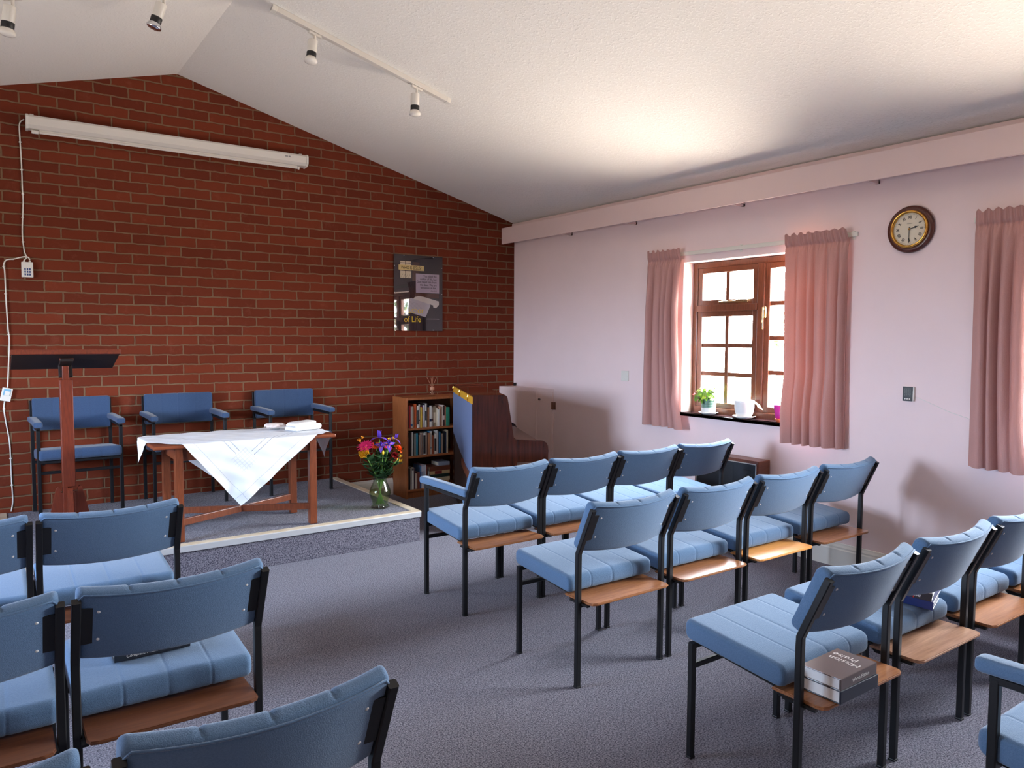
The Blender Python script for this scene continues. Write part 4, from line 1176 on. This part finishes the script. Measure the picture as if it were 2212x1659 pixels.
for x in (-.016, .016):
    bm = B(); tube(bm, [(x, -.012, .050), (x, -.012, .064)], [.008, .006], 10); obj('cable_gland', bm, M['white_plastic'], t)
t = thing('wall_switch', 'tilted white switch with blue sticker on the cable at far left', 'switch', (-.131, 0, 1.036))
t.rotation_euler = (0, .22, 0)
bm = B(); bx(bm, -.030, .030, -.03, 0, -.045, .045, .003); obj('backplate', bm, M['white_plastic'], t)
bm = B(); bx(bm, -.02, .02, -.034, -.029, -.006, .038, .002); obj('blue_sticker', bm, mat('light_blue', srgb(120, 176, 206), .5), t)
bm = B(); bx(bm, -.012, .018, -.038, -.033, -.006, .024, .002); obj('rocker', bm, M['white_plastic'], t)

# poster
pw, ph = .504, .693
t = thing('poster', 'dark glossy framed poster asking a question on the brick wall', 'poster', (2.805, -.0045, 1.499), -.003)
def gloss(name, c): 
    q = mat(name, srgb(*c), .02, spec=.5); q.node_tree.nodes['Principled BSDF'].inputs['IOR'].default_value = 1.75; return q
bm = B(); bx(bm, 0, pw, -.008, 0, 0, ph, .001); obj('board', bm, gloss('poster_black', (40, 38, 42)), t)
def pu(u, v): return Vector((u * pw, 0, (1 - v) * ph))
def panel(name, uv, m_, y=-.0083):
    bm = B(); prism(bm, [((pu(*q).x), pu(*q).z) for q in uv], (0, .0004, 0), origin=(0, y, 0)); return obj(name, bm, m_, t)
def rect(u0, v0, u1, v1): return [(u0, v0), (u1, v0), (u1, v1), (u0, v1)]
panel('printed_arch', rect(.37, .09, .52, .34), gloss('poster_brown', (78, 58, 52)))
panel('printed_shadow', [(.28, .50), (.60, .36), (.62, .66), (.28, .62)], gloss('poster_shadow', (52, 34, 32)))
lite = gloss('poster_glass', (206, 190, 160)); barm = gloss('poster_bar', (60, 44, 44))
panel('printed_window', rect(.125, .085, .345, .305), lite, -.0086)
bm = B()
for u0, v0, u1, v1 in ((.226, .085, .240, .305), (.125, .105, .345, .113), (.125, .205, .345, .213)):
    a, b = pu(u0, v1), pu(u1, v0); bx(bm, a.x, b.x, -.0091, -.0085, a.z, b.z)
for k in range(4):
    a = pu(.135 + .05 * k, .30); tube(bm, [a + Vector((0, -.0088, 0)), a + Vector((.02, -.0088, .03))], .0008, 4)
obj('window_bars', bm, barm, t)
panel('title_strip', rect(.09, .135, .607, .202), gloss('poster_cream', (206, 182, 120)), -.0096)
ink = mat('ink', srgb(40, 34, 34), .2)
text_mesh('title_text', 'WHO IS JESUS?', .040, ink, t, basis(pu(.138, .188) + Vector((0, -.0102, 0)), (1, 0, 0), (0, 0, 1)), sx=.80)
panel('verse_panel', rect(.44, .238, .925, .492), gloss('poster_lilac', (164, 150, 164)), -.0089)
for k, s_ in enumerate(['You killed the', 'author of life, but', 'God raised him from', 'the dead. We are', 'witnesses of this.', 'Acts 3:15']):
    text_mesh('verse_text', s_, .0285 if k < 5 else .019, ink, t, basis(pu(.87, .283 + .0385 * k - (.004 if k == 5 else 0)) + Vector((0, -.0095, 0)), (1, 0, 0), (0, 0, 1)), align='RIGHT', sx=.86)
panel('printed_table', rect(.42, .50, .92, .56), gloss('poster_table', (80, 54, 46)), -.0086)
panel('printed_page', [(.265, .60), (.30, .575), (.345, .565), (.56, .605), (.72, .625), (.74, .66), (.65, .80), (.63, .815), (.26, .745)], gloss('poster_page', (168, 160, 164)), -.0089)
panel('printed_page', [(.385, .575), (.42, .55), (.50, .535), (.60, .545), (.92, .60), (.92, .645), (.86, .69), (.80, .68), (.80, .655), (.56, .61)], gloss('poster_page_light', (190, 180, 172)), -.0092)
bm = B()
for k in range(7):
    a, b = pu(.30 + .008 * k, .61 + .017 * k), pu(.53 + .012 * k, .645 + .02 * k); tube(bm, [a + Vector((0, -.0092, 0)), b + Vector((0, -.0092, 0))], .0007, 4)
obj('printed_lines', bm, gloss('poster_line', (130, 122, 128)), t)
panel('printed_shelf_edge', rect(.66, .835, .925, .845), gloss('poster_edge', (104, 94, 98)), -.0087)
gold = gloss('poster_gold', (212, 180, 52))
text_mesh('heading_text', 'Author', .076, gold, t, basis(pu(.195, .762) + Vector((0, -.0098, 0)), (1, 0, 0), (0, 0, 1)), sx=.92)
text_mesh('heading_text', 'of Life', .076, gold, t, basis(pu(.195, .882) + Vector((0, -.0098, 0)), (1, 0, 0), (0, 0, 1)), sx=.92)
for u, v in ((.2, .012), (.8, .012), (.012, .15), (.985, .15), (.985, .5), (.012, .5), (.8, .988)):
    a = pu(u, v); bm = B(); lathe(bm, [(.0032, 0), (.0032, .002), (.001, .003)], 8, a + Vector((0, -.008, 0)), Matrix.Rotation(PI / 2, 3, 'X')); obj('fixing_pin', bm, M['screw'], t)

# clock (faces -X)
t = thing('wall_clock', 'round wall clock with wooden rim, brass bezel and Roman numerals', 'clock', (XR - .001, -3.961, 2.076))
cm_ = Matrix((Vector((0, -1, 0)), Vector((0, 0, 1)), Vector((-1, 0, 0)))).transposed()   # local x -> right as seen, y -> up, z -> out of the wall
CM4 = cm_.to_4x4()
bm = B(); lathe(bm, [(.128, 0), (.134, .006), (.135, .014), (.130, .024), (.118, .030), (.112, .028), (.106, .030), (.102, .026), (.1, .02), (.001, .018)], 64, mtx=cm_); obj('rim', bm, wood('clock_wood', srgb(74, 34, 26), srgb(92, 44, 32), .25), t, smooth=True)
bm = B(); lathe(bm, [(.108, .028), (.108, .034), (.103, .042), (.097, .042), (.092, .034), (.092, .026)], 64, mtx=cm_, cap=False); obj('bezel', bm, M['brass'], t, smooth=True)
bm = B(); lathe(bm, [(.097, .020), (.097, .024), (.001, .024)], 48, mtx=cm_); obj('dial', bm, mat('ivory_dial', srgb(222, 212, 190), .5), t)
bm = B()
for k in range(60):
    a = 2 * PI * k / 60; r0 = .083 if k % 5 else .080
    box(bm, cm_ @ Vector((math.sin(a) * (r0 + .087) / 2, math.cos(a) * (r0 + .087) / 2, .0246)), (.0012, .087 - r0, .0006), rot=cm_ @ Matrix.Rotation(-a, 3, 'Z'))
obj('minute_track', bm, M['grey_print'], t)
for k, s_ in enumerate(['XII', 'I', 'II', 'III', 'IIII', 'V', 'VI', 'VII', 'VIII', 'IX', 'X', 'XI']):
    a = 2 * PI * k / 12
    mm = CM4 @ Matrix.Rotation(-a, 4, 'Z') @ Matrix.Translation((0, .060, .0248))
    text_mesh('numeral', s_, .024, M['print_dark'], t, mm, align='CENTER', bold=.0006, sx=.72)
text_mesh('dial_mark', '~~~', .018, M['grey_print'], t, CM4 @ Matrix.Translation((0, .026, .0248)), align='CENTER')
def hand(name, a, pts, z):
    bm = B(); r_ = Matrix.Rotation(-a, 3, 'Z'); f = lambda v: cm_ @ (r_ @ Vector(v))
    prism(bm, pts, cm_ @ Vector((0, 0, .001)), origin=cm_ @ Vector((0, 0, z)), ax=f((1, 0, 0)), ay=f((0, 1, 0))); obj(name, bm, M['black_plastic'], t)
hand('hour_hand', math.radians(75), [(-.002, -.008), (.002, -.008), (.0016, .026), (.0065, .034), (.0016, .044), (0, .056), (-.0016, .044), (-.0065, .034), (-.0016, .026)], .027)
hand('minute_hand', math.radians(181), [(-.0018, -.012), (.0018, -.012), (.0014, .05), (.004, .058), (.0012, .068), (0, .080), (-.0012, .068), (-.004, .058), (-.0014, .05)], .029)
bm = B(); lathe(bm, [(.0055, .026), (.0055, .032), (.001, .034)], 14, mtx=cm_); obj('hub', bm, M['brass'], t, smooth=True)

# thermometer
t = thing('digital_thermometer', 'small black digital thermometer stuck on the pink wall', 'thermometer', (XR, -3.983, 1.126))
bm = B(); bx(bm, -.016, 0, -.032, .031, -.043, .043, .003); obj('case', bm, M['white_plastic'], t)
bm = B(); bx(bm, -.018, -.015, -.026, .031, -.042, .042, .001); fc = obj('face', bm, M['black_plastic'], t)
bm = B(); bx(bm, -.0186, -.0175, -.019, .025, -.018, .036, .0003); obj('display', bm, mat('lcd', srgb(66, 70, 68), .25), fc)
bm = B()
for zz, hh in ((.020, .011), (.004, .010), (-.013, .010)):
    for yy in (.016, .006, -.004, -.013):
        bx(bm, -.0189, -.0184, yy - .003, yy + .003, zz + hh - .001, zz + hh); bx(bm, -.0189, -.0184, yy - .003, yy + .003, zz, zz + .001); bx(bm, -.0189, -.0184, yy + .002, yy + .003, zz, zz + hh)
obj('digits', bm, mat('lcd_segment', srgb(108, 112, 106), .4), fc)
for yy in (.016, .003, -.010):
    bm = B(); lathe(bm, [(.0042, 0), (.0042, .002), (.001, .0025)], 12, (-.018, yy, -.029), Matrix.Rotation(-PI / 2, 3, 'Y')); obj('button', bm, M['white_plastic'], fc)
bm = B(); tube(bm, [(-.008, -.031, -.018), (-.004, -.055, -.022), (-.003, -.12, -.046), (-.003, -.22, -.086), (-.003, -.335, -.118), (-.003, -.42, -.13)], .0016, 6); obj('probe_wire', bm, M['white_plastic'], t)
# blank plate
t = thing('wall_plate', 'white blank double wall plate left of the window curtain', 'wall plate', (XR, -1.618, 1.126))
bm = B(); bx(bm, -.009, 0, -.043, .043, -.043, .043, .003); obj('plate', bm, M['white_plastic'], t)
for yy, zz in ((.03, 0), (-.03, 0)):
    bm = B(); lathe(bm, [(.0035, 0), (.0035, .001), (.0006, .0015)], 8, (-.009, yy, zz), Matrix.Rotation(-PI / 2, 3, 'Y')); obj('screw', bm, M['screw'], t)

# ------------------------------------------------------------------ ceiling tracks and spotlights
def track(side, label):
    ang = math.atan(SLOPE) * side
    xm = RIDGE_X + side * ((1.185 + 2.384) / 2 - RIDGE_X); L = (2.384 - 1.185) / math.cos(ang) / 2
    t = thing('lighting_track', label, 'light track', (xm, -1.72, zc_at(xm)))
    t.rotation_euler = (0, ang, 0)
    bm = B(); bx(bm, -L, L, -.018, .018, -.032, -.001, .002); obj('track_rail', bm, M['white_enamel'], t)
    for s in (-1, 1):
        bm = B(); bx(bm, s * L - (.03 if s > 0 else 0), s * L + (.03 if s < 0 else 0), -.0195, .0195, -.0335, -.001, .002); obj('end_cap', bm, M['white_plastic'], t)
    return t
track(1, 'white spotlight track on the right slope of the ceiling')
track(-1, 'white spotlight track on the left slope of the ceiling, above the frame')
def spot(x, rx, ry, label, face):
    z = zc_at(x) - .0345
    t = thing('spotlight', label, 'spotlight', (x, -1.72, z), 0, 'spotlights hanging from the ceiling tracks')
    bm = B(); box(bm, (0, 0, -.008), (.08, .026, .014), .003, rot=Matrix.Rotation(math.atan(SLOPE) * (1 if x > RIDGE_X else -1), 3, 'Y')); tube(bm, [(0, 0, -.008), (0, 0, -.05)], .008, 10); obj('stem', bm, M['white_enamel'], t)
    mm = Euler((rx, ry, 0)).to_matrix()
    piv = Vector((-.012, 0, -.045))
    def P(prof, n=28): 
        b = B(); lathe(b, prof, n, piv, mm); return b
    hs = obj('housing', P([(.024, .0), (.028, -.002), (.0285, -.078), (.028, -.0785)]), M['white_enamel'], t, autos=50)
    obj('band', P([(.0282, -.0785), (.0288, -.080), (.0288, -.108), (.0282, -.109)]), M['black_plastic'], t, autos=50)
    obj('bulb', P([(.027, -.108), (.030, -.113), (.037, -.124), (.039, -.131), (.037, -.138), (.024, -.144), (.001, -.146)]), face, t, smooth=True)
spot(2.130, 0, .02, 'white spotlight nearest the low end of the right track', M['bulb'])
spot(1.440, -.10, .16, 'white spotlight near the ridge end of the right track', M['bulb'])
spot(.600, .12, .30, 'white spotlight with a mirrored bulb at the top photo edge', M['chrome'])
spot(-.085, .10, .12, 'white spotlight at the top left corner of the photo', M['bulb'])

# ------------------------------------------------------------------ hymn books on the chairs
def hymn_book(label, loc, rotz, c, w=.15, l=.20, th=.036, texts=(), group=None, band=None, gloss_=.35, cat='book', tilt_=0.0):
    """lying flat, spine along local -Y edge (x = length of spine)"""
    t = thing('hymn_book', label, cat, loc, rotz, group)
    if tilt_: t.rotation_euler = (Matrix.Rotation(tilt_, 3, 'X') @ Matrix.Rotation(rotz, 3, 'Z')).to_euler()   # lies on the sloping seat
    cvm = mat('hymn_cover', srgb(*c), gloss_)
    bm = B(); bx(bm, -l / 2, l / 2, -w / 2, w / 2, 0, .003, .001); bx(bm, -l / 2, l / 2, -w / 2, w / 2, th - .003, th, .001); bx(bm, -l / 2, l / 2, -w / 2 - .003, -w / 2 + .003, 0, th, .002)
    cv = obj('cover', bm, cvm, t)
    bm = B(); bx(bm, -l / 2 + .004, l / 2 - .004, -w / 2 + .002, w / 2 - .004, .003, th - .003); obj('pages', bm, mat('white_pages', srgb(238, 240, 240), .8), t)
    if band:
        bm = B()
        for xx in band: bx(bm, xx - .0015, xx + .0015, -w / 2 - .0036, -w / 2 - .0028, .002, th - .002)
        obj('spine_band', bm, mat('red_band', srgb(196, 40, 44), .5), cv)
    for s_, where, size, x0, y0 in texts:
        if where == 'top': text_mesh('cover_text', s_, size, mat('silver_print', srgb(206, 196, 190), .4), cv, basis((x0, y0, th + .0004), (1, 0, 0), (0, 1, 0)))
        if where == 'top_side': text_mesh('cover_text', s_, size, mat('silver_print', srgb(206, 196, 190), .4), cv, basis((x0, y0, th + .0004), (0, 1, 0), (-1, 0, 0)))
        if where == 'spine': text_mesh('spine_text', s_, size, mat('white_print', srgb(222, 220, 216), .4), cv, basis((x0, -w / 2 - .0034, y0), (1, 0, 0), (0, 0, 1)))
    return t
SHZ = .3667
hymn_book('dark blue hymn book under the brown one on the chair shelf', (1.868, -4.949, SHZ + .0003), 0, (34, 38, 52), w=.130, l=.205, th=.040, group='hymn books on the chairs')
hymn_book('grey-brown hymn book lying on top of the stack on the chair shelf', (1.866, -4.947, SHZ + .0408), .02, (92, 80, 78), w=.128, l=.205, th=.036, group='hymn books on the chairs', gloss_=.2,
          texts=(('Mission', 'top_side', .034, .035, -.055), ('Praise', 'top_side', .034, .068, -.03), ('Words Edition', 'spine', .016, -.04, .012)))
ST = .477
hymn_book('dark blue hymn book under the black one on the chair seat', (2.588, -4.778, .4625), math.radians(-73), (24, 40, 92), w=.15, l=.215, th=.032, group='hymn books on the chairs', tilt_=.085)
hymn_book('black hymn book with red spine stripes on the chair seat', (2.570, -4.788, .4952), math.radians(-69), (48, 44, 48), w=.135, l=.19, th=.030, group='hymn books on the chairs', tilt_=.085, band=(-.005, .035, -.06),
          texts=(('Mission Praise', 'spine', .021, -.062, .009),))
hymn_book('black hymn book lying on the left block chair seat under the backrest', (.135, -3.665, .4715), .02, (26, 28, 34), w=.14, l=.215, th=.030, group='hymn books on the chairs', tilt_=.085,
          texts=(('Complete Mission Praise', 'spine', .013, -.075, .010),))

# ------------------------------------------------------------------ plants on the sill
SZ = WIN_Z[0] + .0065
M['soil'] = mat('potting_soil', srgb(70, 50, 40), .95)
M['leaf_a'] = noise_col(mat('bright_green_leaf', srgb(92, 140, 40), .45), srgb(70, 124, 46), srgb(140, 172, 44), 18)
M['ceramic'] = mat('white_ceramic', srgb(232, 234, 230), .12)
def saucer(t, r, m_, z0=0):
    bm = B(); lathe(bm, [(r * .68, 0), (r * .72, .003), (r, .014), (r * .97, .016), (r * .7, .006), (.001, .005)], 32); obj('saucer', bm, m_, t, smooth=True)
t = thing('potted_cactus', 'bushy green plant in a green and white ribbed pot on the sill', 'potted plant', (4.182, -2.475, SZ))
saucer(t, .074, M['ceramic'])
bm = B(); lathe(bm, [(.050, .006), (.053, .01), (.0545, .045), (.0545, .05)], 32); pt = obj('pot', bm, M['ceramic'], t, autos=50)
prof = [(.0545, .05)]
for k in range(5):
    z0 = .05 + k * .0115; prof += [(.0552, z0 + .001), (.0558, z0 + .008), (.0535, z0 + .0105)]
prof += [(.057, .110), (.058, .113), (.057, .118), (.053, .117), (.052, .10), (.001, .10)]
bm = B(); lathe(bm, prof, 32); obj('ribbed_band', bm, mat('sage_green_glaze', srgb(104, 138, 122), .3), pt, smooth=True)
bm = B(); lathe(bm, [(.052, .098), (.052, .102), (.001, .104)], 20); obj('soil', bm, M['soil'], t)
rr = random.Random(3); bm = B(); bs = B()
for k in range(26):
    a = rr.uniform(0, 2 * PI); l_ = rr.uniform(.5, 1.0); el_ = rr.uniform(.15, 1.25) if k else 1.5
    p = Vector((0, 0, .10)); d = Vector((math.cos(a) * math.cos(el_), math.sin(a) * math.cos(el_), math.sin(el_)))
    if d.x > .35: d.x = .35
    pts = [p]
    for sgm in range(3):
        q = p + d * (.038 * l_); tube(bs, [p, q], .003, 5)
        for w in range(3):
            sd = d.cross(Vector((rr.uniform(-1, 1), rr.uniform(-1, 1), rr.uniform(-.3, 1)))).normalized()
            petal(bm, q, d * .6 + sd * .8, d.cross(sd), .034, .026, curl=.35, cup=.2)
        p = q; d = (d + Vector((0, 0, -.22 if sgm else .1))).normalized()
obj('stems', bs, mat('woody_stem', srgb(96, 70, 46), .8), t)
obj('foliage', bm, M['leaf_a'], t, smooth=True)
bm = B()
for a in range(5): petal(bm, (-.05, .085, .145), (-.3 + .15 * a, .5, -.3 + .1 * a), (1, 0, .4), .022, .008, curl=.3)
obj('red_flower', bm, mat('coral_petal', srgb(226, 74, 80), .5), t, smooth=True)
t = thing('potted_cactus', 'white ceramic pot with a drooping pale cactus stem on the sill', 'potted plant', (4.180, -2.800, SZ))
saucer(t, .083, M['ceramic'])
bm = B(); lathe(bm, [(.045, .006), (.05, .01), (.062, .035), (.068, .07), (.0695, .11), (.071, .124), (.069, .127), (.065, .122), (.062, .09), (.001, .09)], 36); obj('pot', bm, M['ceramic'], t, smooth=True)
bm = B(); lathe(bm, [(.062, .088), (.062, .098), (.001, .102)], 20); obj('soil', bm, M['soil'], t)
bm = B()
for a0, L in ((-1.57, 1.0), (-1.35, .8), (2.2, .4), (.6, .35)):
    p = Vector((0, 0, .10)); d = Vector((math.cos(a0) * .55, math.sin(a0) * .8, .55))
    for sgm in range(5):
        q = p + d.normalized() * .035 * L; s_ = d.cross(Vector((0, 0, 1))).normalized()
        petal(bm, p, d, s_, .042 * L, .022, curl=.15, cup=.1); p = q; d += Vector((0, 0, -.38))
obj('pale_stems', bm, mat('pale_cactus', srgb(214, 214, 166), .6), t, smooth=True)
t = thing('potted_plant', 'magenta pot on a terracotta saucer half hidden by the curtain', 'potted plant', (4.170, -3.125, SZ))
bm = B(); lathe(bm, [(.038, 0), (.041, .003), (.052, .024), (.049, .026), (.001, .008)], 28); obj('saucer', bm, mat('terracotta', srgb(190, 92, 56), .7), t, smooth=True)
bm = B(); prism(bm, rrect(.034, .034, .008), (0, 0, .001), origin=(0, 0, .010), ay=Vector((0, 1, 0))); bm.free()
bm = B(); ringloft(bm, [[Vector((x * s_, y * s_, z)) for x, y in rrect(.046, .046, .010)] for z, s_ in ((.010, .74), (.07, .90), (.106, 1.0), (.118, 1.02), (.118, .94), (.10, .90))]); obj('pot', bm, mat('magenta_pot', srgb(176, 46, 140), .3), t, smooth=True)
bm = B(); petal(bm, (0, .01, .10), (-.15, .35, 1), (1, .2, 0), .09, .016, curl=-.25); petal(bm, (0, .0, .10), (.1, .85, .75), (1, 0, 0), .10, .018, curl=.3); petal(bm, (0, -.02, .10), (-.2, -.4, 1), (1, 0, 0), .07, .02); obj('leaves', bm, M['leaf_a'], t, smooth=True)

# ------------------------------------------------------------------ trees outside the right-hand windows
def tree(loc, h, r_, label, seed, n=1500):
    rr = random.Random(seed)
    t = thing('garden_tree', label, 'tree', loc, 0, 'garden trees outside')
    bm = B(); tube(bm, [(0, 0, 0), (.1, .05, h * .35), (-.05, .1, h * .6), (.05, 0, h * .85)], [.16, .12, .08, .03], 10)
    for k in range(7):
        a = rr.uniform(0, 6.28); z = h * rr.uniform(.35, .65); tube(bm, [(0, 0, z), (math.cos(a) * r_ * .4, math.sin(a) * r_ * .4, z + .35), (math.cos(a) * r_ * .75, math.sin(a) * r_ * .75, z + .5)], [.05, .03, .015], 6)
    obj('trunk', bm, mat('bark', srgb(70, 56, 44), .9), t, smooth=True)
    bm = B()
    for k in range(n):
        while True:
            v = Vector((rr.uniform(-1, 1), rr.uniform(-1, 1), rr.uniform(-1, 1)))
            if .25 < v.length < 1: break
        lump = 1 + .25 * math.sin(v.x * 7 + seed) * math.sin(v.y * 6) * math.sin(v.z * 8)
        p = Vector((v.x * r_ * lump, v.y * r_ * lump, h * .62 + v.z * h * .40 * lump)); s_ = rr.uniform(.06, .13)
        d = Vector((rr.uniform(-1, 1), rr.uniform(-1, 1), rr.uniform(-1, .4))).normalized()
        petal(bm, p, d, perp(d)[0], s_ * 1.8, s_, n=2, curl=.3)
    obj('foliage', bm, mat('tree_leaf', srgb(66, 86, 38), .6), t)
tree((9.8, .35, -.3), 2.9, .55, 'leafy green tree seen small through the window panes', 5, 420)
tree((8.9, -11.6, -.3), 3.4, 1.5, 'broad green tree outside, mirrored in the dark poster', 6)
tree((11.5, -13.5, -.3), 3.6, 1.6, 'rounded green tree further along the garden', 7)
